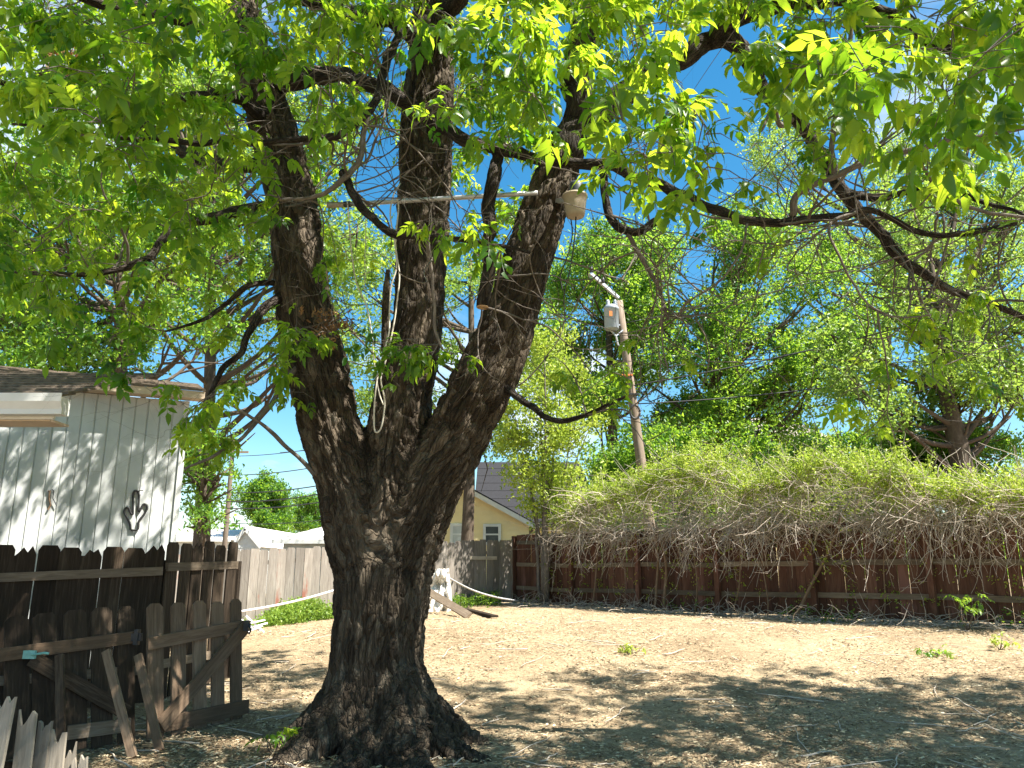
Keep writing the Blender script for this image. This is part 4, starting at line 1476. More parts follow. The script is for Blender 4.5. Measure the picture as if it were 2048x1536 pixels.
# pruned openings: (x0, x1, y0, y1, nearest Y cleared up to, share kept)
rel = lp - np.array([0, 0, CAMZ])
fw = rel[:, 1] * math.cos(PITCH) + rel[:, 2] * math.sin(PITCH)
upc = -rel[:, 1] * math.sin(PITCH) + rel[:, 2] * math.cos(PITCH)
lx, ly = 1024 + rel[:, 0] / fw * FPX, 768 - upc / fw * FPX
ok = np.ones(len(lp), bool)
for (x0, x1, y0, y1, Yc, kp) in ((1090, 1205, 300, 460, 9, .0), (1480, 1620, 130, 420, 5.9, .4), (1620, 1800, 330, 560, 5.9, .4), (1780, 1960, 60, 150, 5.2, .4), (655, 1000, 360, 430, 9, .25), (1150, 1270, 360, 580, 9, .12), (1390, 1505, 100, 340, 7, .2), (915, 990, 300, 410, 9, .15),
                                 (670, 800, 240, 600, 10.5, .2), (780, 920, 120, 430, 6.6, .35), (480, 640, 150, 560, 6.6, .5), (960, 1120, 430, 900, 6.5, .2), (600, 960, 750, 1200, 6.6, .15), (980, 1420, 290, 370, 5.8, .45),
                                 (1420, 1700, 395, 470, 5.6, .3), (60, 360, 880, 1100, 9, .1), (780, 900, 520, 640, 6.6, .3), (560, 690, 560, 640, 6.6, .4)):
    w_ = (lx > x0) & (lx < x1) & (ly > y0) & (ly < y1) & (lp[:, 1] < Yc) & (fw > .5)
    ok &= ~(w_ & (rng.uniform(0, 1, len(lp)) > kp))
lp, ld, lsz, lhi = lp[ok], ld[ok], lsz[ok], lhi[ok]
Rm = rot_from_dir(ld, rng.normal(0, .45, len(lp)))
tint = np.clip(rng.normal(.5, .2, len(lp)) + .22 * vnoise(lp * 1.6, 66), 0, 1)
# the 300 leaves that show largest are parts of their own
rel = lp - np.array([0, 0, CAMZ])
fw = rel[:, 1] * math.cos(PITCH) + rel[:, 2] * math.sin(PITCH)
upc = -rel[:, 1] * math.sin(PITCH) + rel[:, 2] * math.cos(PITCH)
inv = (fw > 1) & (np.abs(rel[:, 0] / fw) < .66) & (np.abs(upc / fw) < .5)
app = np.where(inv & lhi, lsz / fw, 0)
big = np.argsort(-app)[:300]
isbig = np.zeros(len(lp), bool)
isbig[big] = True
leaf_me = []
for i, (pv_, pf_) in enumerate(HI):
    for tv in (.25, .5, .75):
        leaf_me.append(np_mesh('leaf', pv_, pf_, M['leaf'], np.full(len(pv_), tv)))
a_ = np.array(base)
a_[2] = gz0
for i in big:
    o = bpy.data.objects.new('leaf', leaf_me[rng.randint(len(leaf_me))])
    COL.objects.link(o)
    o.parent = tree
    Mx = Matrix(Rm[i].tolist()).to_4x4() @ Matrix.Scale(float(lsz[i]), 4)
    Mx.translation = Vector(lp[i] - np.array(tree['_at']))
    o.matrix_basis = Mx
for flag, protos, nm in ((True, HI, 'foliage'), (False, LO, 'foliage')):
    sel = (lhi == flag) & ~isbig
    if not sel.any():
        continue
    V_, F_, T_ = place(protos, lp[sel], Rm[sel], lsz[sel], tint[sel], rng.randint(len(protos), size=sel.sum()))
    obj(nm, np_mesh('foliage', V_, F_, M['leaf'], T_), tree, kind='stuff')
print('near leaves', len(lp), n_in)

# dead leaf clusters
def dead_clump(label, c, r_, n_):
    root = thing('leaf_nest', label, 'nest', c)
    pos = c + rng.normal(0, r_ * .5, (n_, 3)) * np.array([1, 1, .8])
    V_, F_, T_ = place(LO, pos, rot_from_dir(rng.normal(0, 1, (n_, 3)), rng.uniform(-3, 3, n_)), rng.uniform(.06, .13, n_), rng.uniform(0, 1, n_), rng.randint(len(LO), size=n_))
    obj('dead_leaves', np_mesh('dead_leaves', V_, F_, M['leaf_dry'], T_), root, kind='stuff')
    mb = MB()
    for _ in range(26):
        p = c + rng.normal(0, r_ * .45, 3)
        d = rng.normal(0, 1, 3)
        d *= r_ * .9 / np.linalg.norm(d)
        mb.tube([p - d, p + rng.normal(0, .02, 3), p + d], [.003, .004, .002], 4)
    mb.build('sticks', M['twig'], root, kind='stuff')
dead_clump('clump of brown dead leaves caught against the left stem of the big tree', P(665, 650, 6.35), .16, 60)
dead_clump('round nest of dead leaves high in the left branches', P(142, 132, 5.6), .14, 80)

# ================================================================== other trees
CL = []
for _ in range(6):
    v, f = [], []
    for k in range(7):
        d = rng.normal(0, 1, 3)
        d[2] = d[2] * .6 - .2
        d /= np.linalg.norm(d)
        c = rng.normal(0, .42, 3)
        L_, wd = rng.uniform(.45, .75), rng.uniform(.24, .4)
        sdv = np.cross(d, rng.normal(0, 1, 3))
        sdv /= np.linalg.norm(sdv)
        nn_ = np.cross(d, sdv)
        o = len(v)
        v += [c, c + d * L_ * .45 + sdv * wd / 2 + nn_ * .08, c + d * L_, c + d * L_ * .45 - sdv * wd / 2 + nn_ * .08]
        f += [(o, o + 1, o + 2), (o, o + 2, o + 3)]
    CL.append((np.array(v), np.array(f)))

def crown_tree(name, label, foot, lean, height, blobs, mat, leafsize, per, trunk_r, rz=None, group=None, spread=.8, hi=False):
    """blobs: (centre, radius) list in world space"""
    foot = np.array(foot, float)
    root = thing(name, label, 'tree', foot, group=group)
    top = np.array(lean, float)
    t = np.linspace(0, 1, 14)[:, None]
    spine = foot + (top - foot) * t + np.sin(t * 3.0) * np.array([.25, .1, 0]) * trunk_r * 2
    spine[0, 2] -= .1
    mb = MB()
    mb.tube(spine, np.linspace(trunk_r, trunk_r * .3, 14) * np.concatenate([[1.35, 1.12], np.ones(12)]), 10, lump=.08)
    mb.build('trunk', M['farbark'], root, True)
    br = MB()
    pos, siz = [], []
    for (c, r_) in blobs:
        c = np.array(c, float)
        # start the limb at the trunk below the clump
        k = int(np.clip(np.argmin(np.linalg.norm(spine - (c - np.array([0, 0, r_ * .8 + np.linalg.norm((c - top)[:2]) * .45])), axis=1)), 3, 13))
        S = spine[k]
        d = np.linalg.norm(c - S)
        tt = np.linspace(0, 1, 8)[:, None]
        pts = S + (c - S) * tt + np.sin(tt * math.pi) * np.array([0, 0, -.1 * d]) + np.sin(tt * math.pi) * rng.normal(0, .06 * d, 3)
        br.tube(pts, np.linspace(min(trunk_r * .4, .02 + .018 * d), .015, 8), 6, caps=False)
        for _ in range(4):
            e = c + rng.normal(0, r_ * .6, 3)
            s0 = pts[rng.randint(4, 8)]
            br.tube([s0, (s0 + e) / 2 + rng.normal(0, .1 * r_, 3), e], [.03, .02, .008], 4, caps=False)
        n_ = int(per * r_ * r_)
        d_ = rng.normal(0, 1, (n_, 3))
        d_ /= np.linalg.norm(d_, axis=1)[:, None]
        rr = r_ * rng.uniform(.25, 1.05, n_) ** .6
        p = c + d_ * rr[:, None] * np.array([1, 1, .75])
        p += .35 * r_ * np.stack([vnoise(p * 1.2, 61), vnoise(p * 1.2, 62), vnoise(p * 1.2, 63)], 1)
        hole = vnoise(p * (1.3 / max(r_, .6)) + 5, 64)
        p = p[hole > -.25 * spread]
        pos.append(p)
    pos = np.concatenate(pos)
    n_ = len(pos)
    br.build('branches', M['farbark'], root, True, kind='stuff')
    D = rng.normal(0, 1, (n_, 3))
    V_, F_, T_ = place(CL, pos, rot_from_dir(D, rng.uniform(-3, 3, n_)), leafsize * rng.uniform(.7, 1.3, n_), np.clip(rng.normal(.5, .2, n_), 0, 1), rng.randint(len(CL), size=n_))
    obj('crown', np_mesh('crown', V_, F_, mat, T_), root, kind='stuff')
    return root

def blobs_px(x0, x1, y0, y1, Y, n_, rpx, dY=3.0, shape='ell'):
    out = []
    cx, cy, hx_, hy_ = (x0 + x1) / 2, (y0 + y1) / 2, (x1 - x0) / 2, (y1 - y0) / 2
    while len(out) < n_:
        x, y = rng.uniform(x0, x1), rng.uniform(y0, y1)
        if shape == 'ell' and ((x - cx) / hx_) ** 2 + ((y - cy) / hy_) ** 2 > 1:
            continue
        YY = Y + rng.uniform(-dY, dY)
        out.append((P(x, y, YY), PW(rpx * rng.uniform(.6, 1.3), y, YY)))
    return out

def foot_px(x, Y):
    p = P(x, 1150, Y)
    return (p[0], Y, gz(p[0], Y))

crown_tree('leafy_tree', 'dense dark green tree behind the vine with a forked trunk', foot_px(1432, 30), P(1420, 620, 30), 0, blobs_px(1230, 1760, 420, 930, 30, 60, 74), M['leaf_far'], .26, 150, .42, spread=.2)
crown_tree('leafy_tree', 'green tree rising behind the utility pole', foot_px(1225, 31), P(1210, 560, 31), 0, blobs_px(1080, 1400, 470, 900, 31, 34, 60), M['leaf_far'], .25, 200, .3)
crown_tree('leafy_tree', 'tall light green tree with a thick leaning dark trunk behind the vine end', foot_px(1955, 19), P(1868, 700, 19), 0,
           blobs_px(1640, 2120, 540, 900, 19.5, 34, 66, 1.5) + blobs_px(1700, 2150, 240, 600, 20, 24, 54, 1.5), M['leaf_pale'], .18, 230, .42)
crown_tree('leafy_tree', 'tall thin pale tree far behind the dark green tree', foot_px(1760, 42), P(1770, 330, 42), 0, blobs_px(1480, 2080, 120, 640, 42, 46, 52), M['leaf_pale'], .27, 90, .4)
crown_tree('leafy_tree', 'large green tree behind the white shed', foot_px(200, 16.5), P(240, 520, 16.5), 0, blobs_px(-140, 480, 250, 800, 16.5, 52, 76, 1.8), M['leaf_far'], .18, 260, .3)
crown_tree('leafy_tree', 'bright green tree standing behind the left stem of the big tree', foot_px(400, 24), P(420, 420, 24), 0, blobs_px(180, 720, 120, 780, 24, 50, 66), M['leaf_pale'], .23, 160, .3)
crown_tree('leafy_tree', 'loose light green tree seen between the stems of the big tree', foot_px(930, 29), P(940, 520, 29), 0, blobs_px(660, 1130, 420, 880, 29, 30, 62), M['leaf_pale'], .23, 150, .26)
crown_tree('leafy_tree', 'small tree with hanging foliage beside the shed corner', foot_px(405, 13.5), P(410, 880, 13.5), 0, blobs_px(355, 470, 800, 1050, 13.5, 13, 42, .6), M['leaf_far'], .12, 420, .07)
crown_tree('leafy_tree', 'pointed bright green tree beyond the low pinkish building', foot_px(520, 62), P(520, 980, 62), 0, blobs_px(468, 578, 955, 1060, 62, 26, 22, 2), M['leaf_far'], .36, 200, .25)
crown_tree('leafy_tree', 'grey green tree beyond the light grey hipped roof', foot_px(625, 75), P(630, 1020, 75), 0, blobs_px(575, 690, 985, 1060, 75, 24, 19, 2), M['leaf_far'], .36, 160, .25)
def bush(label, x0, x1, y0, y1, Y, n_, rpx, mat, ls, per):
    bl = blobs_px(x0, x1, y0, y1, Y, n_, rpx, 1.2, 'box')
    xm = (x0 + x1) / 2
    crown_tree('shrub', label, foot_px(xm, Y), P(xm, y1 - 20, Y), 0, bl, mat, ls, per, .09)
bush('dark leafy shrub behind the first hump of the vine', 1180, 1520, 880, 1070, 25, 34, 54, M['leaf_far'], .2, 420)
bush('dark leafy shrub behind the second hump of the vine below the brown grey roof', 1480, 1820, 905, 1070, 24, 34, 54, M['leaf_far'], .2, 420)
bush('light leafy shrub behind the vine at the foot of the leaning trunk', 1760, 2120, 860, 1050, 21, 32, 54, M['leaf_far'], .17, 420)
# sapling with several thin stems in the fence corner
sp = P(1088, 1180, 20.8)
sap = thing('sapling', 'slender multi stemmed sapling with yellow green leaves in the fence corner', 'tree', (sp[0], 20.8, gz(sp[0], 20.8)))
br = MB()
pos = []
for (x1, y1, wd) in ((1090, 700, 9), (1078, 780, 7), (1110, 760, 7), (1050, 860, 5), (1150, 860, 5), (1190, 830, 4), (1020, 800, 4), (1130, 720, 6)):
    s0 = np.array([sp[0] + rng.uniform(-.1, .1), 20.8 + rng.uniform(-.1, .1), gz(sp[0], 20.8)])
    e = P(x1, y1, 20.8 + rng.uniform(-.8, .5))
    t = np.linspace(0, 1, 10)[:, None]
    pts = s0 + (e - s0) * np.concatenate([t ** 1.5, t ** 1.5, t], 1) + rng.normal(0, .02, (10, 3))
    br.tube(pts, np.linspace(PW(wd, 900, 20.8) / 2 * 1.7, .008, 10), 6)
    for k in range(14):
        b = pts[rng.randint(4, 10)]
        e2 = b + np.array([rng.normal(0, .5), rng.normal(0, .5), rng.uniform(.0, .5)])
        br.tube([b, (b + e2) / 2 + rng.normal(0, .05, 3), e2], [.012, .008, .004], 4, caps=False)
        nl = rng.randint(12, 26)
        pos.append(e2 + rng.normal(0, .17, (nl, 3)))
br.build('trunk', M['twig'], sap, True)
pos = np.concatenate(pos)
n_ = len(pos)
V_, F_, T_ = place(CL, pos, rot_from_dir(rng.normal(0, 1, (n_, 3)), rng.uniform(-3, 3, n_)), .17 * rng.uniform(.7, 1.3, n_), np.clip(rng.normal(.55, .2, n_), 0, 1), rng.randint(len(CL), size=n_))
obj('crown', np_mesh('crown', V_, F_, M['leaf_yellow'], T_), sap, kind='stuff')

# distant belt of trees closing the view
pos = []
for _ in range(330):
    a = rng.uniform(-1.25, 1.25)
    d = rng.uniform(95, 170)
    c = np.array([d * math.sin(a), d * math.cos(a), rng.uniform(1, 5.5)])
    n_ = 26
    pos.append(c + rng.normal(0, 1, (n_, 3)) * np.array([2.8, 2.8, 1.7]))
pos = np.concatenate(pos)
pos[:, 2] = np.maximum(pos[:, 2], .3)
n_ = len(pos)
V_, F_, T_ = place(CL, pos, rot_from_dir(rng.normal(0, 1, (n_, 3)), rng.uniform(-3, 3, n_)), 1.3 * rng.uniform(.7, 1.3, n_), rng.uniform(0, 1, n_), rng.randint(len(CL), size=n_))
obj('far_wood', np_mesh('far_wood', V_, F_, M['leaf_far'], T_), kind='stuff', label='distant green belt of trees behind the houses', category='wood')

# ================================================================== vine over the right fence
def fpt(t, out=0.0, z=0.0):
    p = FC[:2] + (FB - FC)[:2] * t + nR * out
    return np.array([p[0], p[1], z])
def t_of_px(x):
    lo, hi = 0.0, 1.0
    for _ in range(30):
        m_ = (lo + hi) / 2
        p = fpt(m_)
        xx = 1024 + p[0] / p[1] * FPX * 1.01
        if xx < x:
            lo = m_
        else:
            hi = m_
    return lo
vx = [1060, 1120, 1180, 1240, 1300, 1350, 1400, 1450, 1500, 1550, 1600, 1680, 1760, 1830, 1900, 1980, 2048, 2150]
vy = [1060, 1040, 1000, 965, 940, 925, 912, 925, 958, 945, 915, 912, 922, 945, 965, 975, 980, 985]
vt, vz = [], []
for x, y in zip(vx, vy):
    t = t_of_px(x)
    vt.append(t)
    vz.append(P(x, y, fpt(t)[1])[2])
vtop = lambda t: np.interp(t, vt, vz) + .16 * float(vnoise(np.array([[t * 55.0, 1.5, 2.5]]), 78)[0]) + .10 * float(vnoise(np.array([[t * 120.0, 3.5, 2.5]]), 79)[0])
vine = thing('vine', 'tangled dry vine with fresh green top growing over the long dark fence', 'vine', fpt(.45, .2, gz(*fpt(.45, .2)[:2])))
st = MB()
t0v, t1v = t_of_px(1150), 1.0
for i in range(3700):
    t = rng.uniform(t0v, t1v) if i % 8 else rng.uniform(t_of_px(1080), t1v)
    cl_ = vnoise(np.array([[t * 30, 0.5, 9.0]]), 73)[0]
    if cl_ < rng.uniform(-.9, .1):
        continue
    zt = ztop(t)
    zm = vtop(t)
    hgt_ = max(zm - zt, .1)
    u = rng.uniform(-.25, 1) ** 1
    o_ = rng.uniform(-.45, .55)
    dome = 1 - (o_ / .95) ** 2
    p = fpt(t, o_, zt + .02 + max(0, u) * hgt_ * dome * .95)
    sgn = rng.choice([-1, 1])
    d = np.array([dirR[0] * sgn * rng.uniform(.1, 1.0) + nR[0] * rng.uniform(-.1, .8), dirR[1] * sgn * rng.uniform(.1, 1) + nR[1] * rng.uniform(-.1, .8), rng.uniform(-.6, .7)])
    d /= np.linalg.norm(d)
    pts = [p]
    curl = rng.normal(0, .2, 3)
    nst = int(rng.randint(5, 11) * (1.1 + .5 * cl_))
    for k in range(nst):
        d = d + curl + np.array([0, 0, -.06]) + rng.normal(0, .15, 3)
        d /= np.linalg.norm(d)
        p = p + d * rng.uniform(.07, .15)
        oo = (p[:2] - FC[:2]).dot(nR)
        if oo < .06 and p[2] < ztop(t) + .02:
            p = p + np.array([nR[0], nR[1], 0]) * (.07 - oo)
        pts.append(p)
    r_ = rng.uniform(.003, .0065) if i % 14 else rng.uniform(.008, .016)
    st.tube(pts, np.linspace(r_, r_ * .45, len(pts)), 3, caps=False)
for i in range(520):
    t = rng.uniform(t_of_px(1130), t1v)
    if vnoise(np.array([[t * 22, 0.5, 4.0]]), 74)[0] < rng.uniform(-.7, .3):
        continue
    p = fpt(t, rng.uniform(.12, .55), ztop(t) + rng.uniform(-.1, .3))
    d = np.array([dirR[0] * rng.normal(0, .6) + nR[0] * .2, dirR[1] * rng.normal(0, .6) + nR[1] * .2, rng.uniform(-.9, .1)])
    pts = [p]
    curl = rng.normal(0, .12, 3)
    for k in range(rng.randint(6, 17)):
        d = d + curl + np.array([0, 0, -.10]) + rng.normal(0, .14, 3)
        d /= np.linalg.norm(d)
        p = p + d * .09
        oo = (p[:2] - FC[:2]).dot(nR)
        if oo < .09:
            p = p + np.array([nR[0], nR[1], 0]) * (.1 - oo)
        pts.append(p)
        if rng.uniform() < .25:
            e = p + rng.normal(0, .12, 3)
            st.tube([p, (p + e) / 2 + rng.normal(0, .02, 3), e], [.004, .003, .002], 4, caps=False)
    r_ = rng.uniform(.004, .011)
    st.tube(pts, np.linspace(r_, r_ * .4, len(pts)), 3, caps=False)
st.build('dry_stems', M['dryvine'], vine, True, kind='stuff')
pos = []
for i in range(6200):
    t = rng.uniform(t_of_px(1130), 1.0)
    zt, zm = ztop(t), vtop(t)
    o_ = rng.uniform(-.75, .4)
    dome = 1 - (o_ / 1.0) ** 2
    u = 1 - abs(rng.normal(0, .26)) + .05
    if i % 6 == 0:
        u, o_ = rng.uniform(0, 1), rng.uniform(.1, .6)
        dome = 1 - (o_ / 1.0) ** 2
    lump_ = vnoise(np.array([[t * 34, o_ * 2.5, 3.0]]), 72)[0]
    if vnoise(np.array([[t * 48, o_ * 2.0, u * 3.0]]), 71)[0] < rng.uniform(-.5, .35):
        continue
    pos.append(fpt(t, o_, zt + max(u, -.1) * (zm - zt) * dome * (.9 + .4 * lump_) + .03))
sh = MB()
for i in range(680):
    t = rng.uniform(t_of_px(1130), 1.0)
    zt, zm = ztop(t), vtop(t)
    o_ = rng.uniform(-.5, .5)
    p = fpt(t, o_, zt + (zm - zt) * (1 - o_ ** 2) * .8)
    d = np.array([rng.normal(0, .8), rng.normal(0, .8), rng.uniform(.2, 1)])
    d /= np.linalg.norm(d)
    pts = [p]
    for k in range(rng.randint(3, 8) if i % 9 else rng.randint(8, 13)):
        d = d + rng.normal(0, .16, 3) + np.array([0, 0, -.06])
        d /= np.linalg.norm(d)
        p = p + d * .09
        pts.append(p)
        for _k in range(2):
            pos.append(p + rng.normal(0, .035, 3))
    sh.tube(pts, np.linspace(.005, .002, len(pts)), 4, caps=False)
sh.build('green_shoots', M['dryvine'], vine, True, kind='stuff')
for i in range(260):
    t = rng.uniform(t_of_px(1080), 1.0)
    pos.append(fpt(t, rng.uniform(.1, .35), ztop(t) - rng.uniform(.0, 1.5)))
pos = np.array(pos)
n_ = len(pos)
V_, F_, T_ = place(CL, pos, rot_from_dir(rng.normal(0, 1, (n_, 3)), rng.uniform(-3, 3, n_)), .082 * rng.uniform(.55, 1.5, n_), np.clip(rng.normal(.5, .25, n_), 0, 1), rng.randint(len(CL), size=n_))
obj('leaves', np_mesh('leaves', V_, F_, M['leaf_yellow'], T_), vine, kind='stuff')
for (x, wob_, r_, x2) in ((1108, .05, .018, 1085), (1200, .04, .02, 1205), (1262, .06, .013, 1250), (1322, .05, .028, 1316), (1342, .10, .032, 1325), (1400, .06, .018, 1392), (1470, .09, .014, 1500), (1592, .05, .03, 1690), (1760, .06, .012, 1775), (1540, .07, .014, 1520)):
    ta, tb = t_of_px(x), t_of_px(x2)
    rows = []
    for k in np.linspace(0, 1, 16):
        t = ta + (tb - ta) * k + wob_ * .05 * math.sin(k * 7 + x)
        b = fpt(t)
        z = gz(*b[:2]) * (1 - k) + (ztop(t) + .15) * k
        rows.append(fpt(t, .16 + .05 * math.sin(k * 5 + x) + .25 * (1 - k) ** 3, z))
    mb = MB()
    mb.tube(rows, np.linspace(r_ * 1.15, r_ * .7, 16), 8, lump=.1)
    mb.build('woody_stem', M['vinewood'], vine, True)

# dry brush at the foot of the right fence
bs = MB()
for i in range(900):
    t = rng.uniform(0.0, 1.0)
    o_ = abs(rng.normal(0.1, .42)) + .1
    p = fpt(t, o_)
    p[2] = gz(p[0], p[1]) + rng.uniform(0, .05)
    d = rng.normal(0, 1, 3)
    d[2] = abs(d[2]) * .6
    d /= np.linalg.norm(d)
    pts = [p]
    for k in range(6):
        d = d + rng.normal(0, .25, 3) + np.array([0, 0, -.16])
        d /= np.linalg.norm(d)
        p = p + d * rng.uniform(.05, .12)
        p[2] = max(p[2], gz(p[0], p[1]) + .01)
        pts.append(p)
    r_ = rng.uniform(.003, .009)
    bs.tube(pts, np.linspace(r_, r_ * .5, len(pts)), 4, caps=False)
bs.build('dry_brush', M['dryvine'], None, True, kind='stuff', label='dry broken stems lying along the foot of the long dark fence', category='brush')

# ================================================================== weeds
def weed_mass(name, label, pts_, size, mat, n_per=1):
    pos = np.array(pts_)
    n_ = len(pos)
    V_, F_, T_ = place(CL, pos, rot_from_dir(rng.normal(0, 1, (n_, 3)), rng.uniform(-3, 3, n_)), size * rng.uniform(.7, 1.4, n_), np.clip(rng.normal(.5, .22, n_), 0, 1), rng.randint(len(CL), size=n_))
    return obj(name, np_mesh(name, V_, F_, mat, T_), kind='stuff', label=label, category='weeds')

pts_ = []
for i in range(3000):
    x = rng.uniform(470, 690)
    p0 = P(x, 1200, 1)
    s_ = p0[0]
    # fence point at this direction
    dv = FC[:2] - FA[:2]
    k = (s_ * FA[1] - FA[0]) / (dv[0] - s_ * dv[1])
    b = FA[:2] + dv * k + nrm * abs(rng.normal(.1, .45))
    if vnoise(np.array([[b[0] * 1.8, b[1] * 1.8, 0]]), 77)[0] < -.25:
        continue
    hh = .42 * (0.55 + .45 * math.sin(x * .035)) + .08
    pts_.append((b[0], b[1], gz(b[0], b[1]) + rng.uniform(.0, 1) ** 1.3 * hh))
weed_mass('ground_weeds', 'low green weeds along the foot of the grey fence left of the trunk', pts_, .085, M['leaf_pale'])
pts_ = []
for i in range(1100):
    x = rng.uniform(850, 1090)
    s_ = P(x, 1200, 1)[0]
    dv = FC[:2] - FA[:2]
    k = min((s_ * FA[1] - FA[0]) / (dv[0] - s_ * dv[1]), 1.0)
    b = FA[:2] + dv * k + nrm * abs(rng.normal(.3, .5)) + (np.array([0, -.3]) if k >= 1 else 0)
    if vnoise(np.array([[b[0] * 1.7, b[1] * 1.7, 0]]), 75)[0] < .0:
        continue
    pts_.append((b[0], b[1], gz(b[0], b[1]) + rng.uniform(.0, .3)))
for i in range(260):
    t = rng.uniform(.02, 1.0)
    b = fpt(t, rng.uniform(.2, .9))
    if vnoise(np.array([[b[0] * 1.4, b[1] * 1.4, 0]]), 76)[0] < .15:
        continue
    pts_.append((b[0], b[1], gz(b[0], b[1]) + rng.uniform(.0, .3)))
weed_mass('ground_weeds', 'scattered green weeds around the fence corner and under the vine', pts_, .08, M['leaf_far'])

def sprout(label, x, y, h, n_, spread, mat, Yfix=None, sz=.16):
    b = on_ground(x, y)
    root = thing('seedling', label, 'plant', b)
    mb = MB()
    pos, dirs = [], []
    for k in range(n_):
        e = b + np.array([rng.normal(0, spread), rng.normal(0, spread), h * rng.uniform(.45, 1)])
        mb.tube([b + np.array([0, 0, -.01]), (b + e) / 2 + rng.normal(0, .02, 3), e], [.006, .004, .002], 5)
        for j in range(3):
            pos.append(e + rng.normal(0, .03, 3))
            d = rng.normal(0, 1, 3)
            d[2] = -abs(d[2]) * .3
            dirs.append(d)
    mb.build('stem', M['twig'], root, True)
    pos, dirs = np.array(pos), np.array(dirs)
    m_ = len(pos)
    V_, F_, T_ = place(HI, pos, rot_from_dir(dirs, rng.normal(0, .4, m_)), sz * rng.uniform(.7, 1.2, m_), rng.uniform(.3, .9, m_), rng.randint(len(HI), size=m_))
    obj('leaves', np_mesh('leaves', V_, F_, mat, T_), root, kind='stuff')
sprout('small bright green seedling beside the roots of the big trunk', 548, 1512, .2, 5, .06, M['leaf'])
sprout('green seedling with several leaves at the fence foot near the vine end', 1935, 1262, .6, 6, .18, M['leaf_far'], sz=.2)
sprout('yellowish weed tuft standing alone on the sunlit yard', 1258, 1308, .16, 7, .08, M['leaf_yellow'], sz=.11)
sprout('flat green weed on the bare ground near the seedling', 1878, 1312, .08, 9, .14, M['leaf_far'], sz=.15)
sprout('leafy weed in front of the woody vine stems', 1398, 1218, .35, 8, .18, M['leaf_far'], sz=.2)
sprout('yellow green tuft in front of the dry brush at the yard edge', 2000, 1300, .22, 6, .08, M['leaf_yellow'], sz=.14)

# ================================================================== leaf litter
chip_v = []
for k in range(5):
    L_ = 1.0
    wd = (.14, .2, .3, .42, .5)[k]
    c = rng.uniform(.03, .14)
    v = np.array([[-.5, 0, 0.02], [-.1, wd / 2, c], [.5, 0, .05], [.05, -wd / 2, c * .6]])
    chip_v.append((v, np.array([(0, 2, 1), (0, 3, 2)])))
v = np.array([[-.9, .035, .0], [-.9, -.035, 0], [.9, -.03, .05], [.9, .03, .05], [0, 0, .09]])
chip_v.append((v, np.array([(0, 1, 4), (1, 2, 4), (2, 3, 4), (3, 0, 4)])))
N = 180000
u = rng.uniform(0, 1, N)
yy = 4.4 * (19.0 / 4.4) ** u
xx = rng.uniform(-.72, .74, N) * yy
den = vnoise(np.stack([xx * .8, yy * .8, np.zeros(N)], 1), 81)
keep = (den + .6 * vnoise(np.stack([xx * 3, yy * 3, np.zeros(N)], 1), 82) + rng.uniform(-.7, .7, N) > -.55)
# stay inside the yard
inside = ((np.stack([xx, yy], 1) - FC[:2]) @ nR > .05) & ((np.stack([xx, yy], 1) - FA[:2]) @ nrm > .05)
keep &= inside
xx, yy = xx[keep], yy[keep]
n_ = len(xx)
zz = ground_z(xx, yy) + .012 + rng.uniform(0, .012, n_)
az = rng.uniform(0, 6.283, n_)
D = np.stack([np.cos(az), np.sin(az), rng.normal(0, .13, n_)], 1)
sz = rng.uniform(.016, .055, n_) * (1 + .4 * (rng.uniform(0, 1, n_) > .93))
tn = np.clip(rng.beta(1.15, 1.15, n_), 0, 1)
V_, F_, T_ = [], [], []
Rm_ = rot_from_dir(D, rng.normal(0, .22, n_))
kinds = rng.randint(6, size=n_)
for k in range(6):
    s_ = kinds == k
    a1, a2, a3 = place([chip_v[k]], np.stack([xx, yy, zz], 1)[s_], Rm_[s_], sz[s_], tn[s_], np.zeros(s_.sum(), int))
    V_.append(a1); T_.append(a3); F_.append(a2)
off = np.cumsum([0] + [len(q_) for q_ in V_[:-1]])
obj('leaf_litter', np_mesh('leaf_litter', np.concatenate(V_), np.concatenate([f_ + o_ for f_, o_ in zip(F_, off)]), M['litter'], np.concatenate(T_)),
    kind='stuff', label='dry leaves, chips and bits of twig covering the yard', category='litter')
ft = MB()
for i in range(260):
    b = None
    Y = 5 + 10 * rng.uniform() ** 1.4
    x = rng.uniform(-.7, .7) * Y
    if (np.array([x, Y]) - FC[:2]) @ nR < .1 or (np.array([x, Y]) - FA[:2]) @ nrm < .1:
        continue
    a = rng.uniform(0, 3.14)
    L_ = rng.uniform(.08, .35)
    pts = []
    for k in np.linspace(-1, 1, 5):
        px_, py_ = x + math.cos(a) * L_ * k + rng.normal(0, .015), Y + math.sin(a) * L_ * k + rng.normal(0, .015)
        pts.append((px_, py_, gz(px_, py_) + .025))
    r_ = rng.uniform(.003, .008)
    ft.tube(pts, [r_, r_, r_, r_ * .8, r_ * .5], 5)
ft.build('fallen_twigs', M['dryvine'], None, True, kind='stuff', label='thin fallen twigs scattered over the yard', category='twigs')

# ================================================================== things in the tree
p0, p1 = P(655, 411, 6.55), P(1075, 386, 6.2)
root = thing('metal_pole', 'straight grey metal pole lying across the three stems of the big tree', 'pole', p0)
mb = MB()
mb.tube([p0 + (p1 - p0) * k for k in np.linspace(.09, 1, 6)], .021, 12)
mb.build('tube', M['grey_metal'], root, True)
mb = MB()
mb.tube([p0, p0 + (p1 - p0) * .1], .025, 12)
mb.build('sleeve', M['pale_wood'], root, True)
mb = MB()
mb.tube([p0 + (p1 - p0) * .085, p0 + (p1 - p0) * .115], .028, 12)
mb.build('collar', M['black_metal'], root, True)

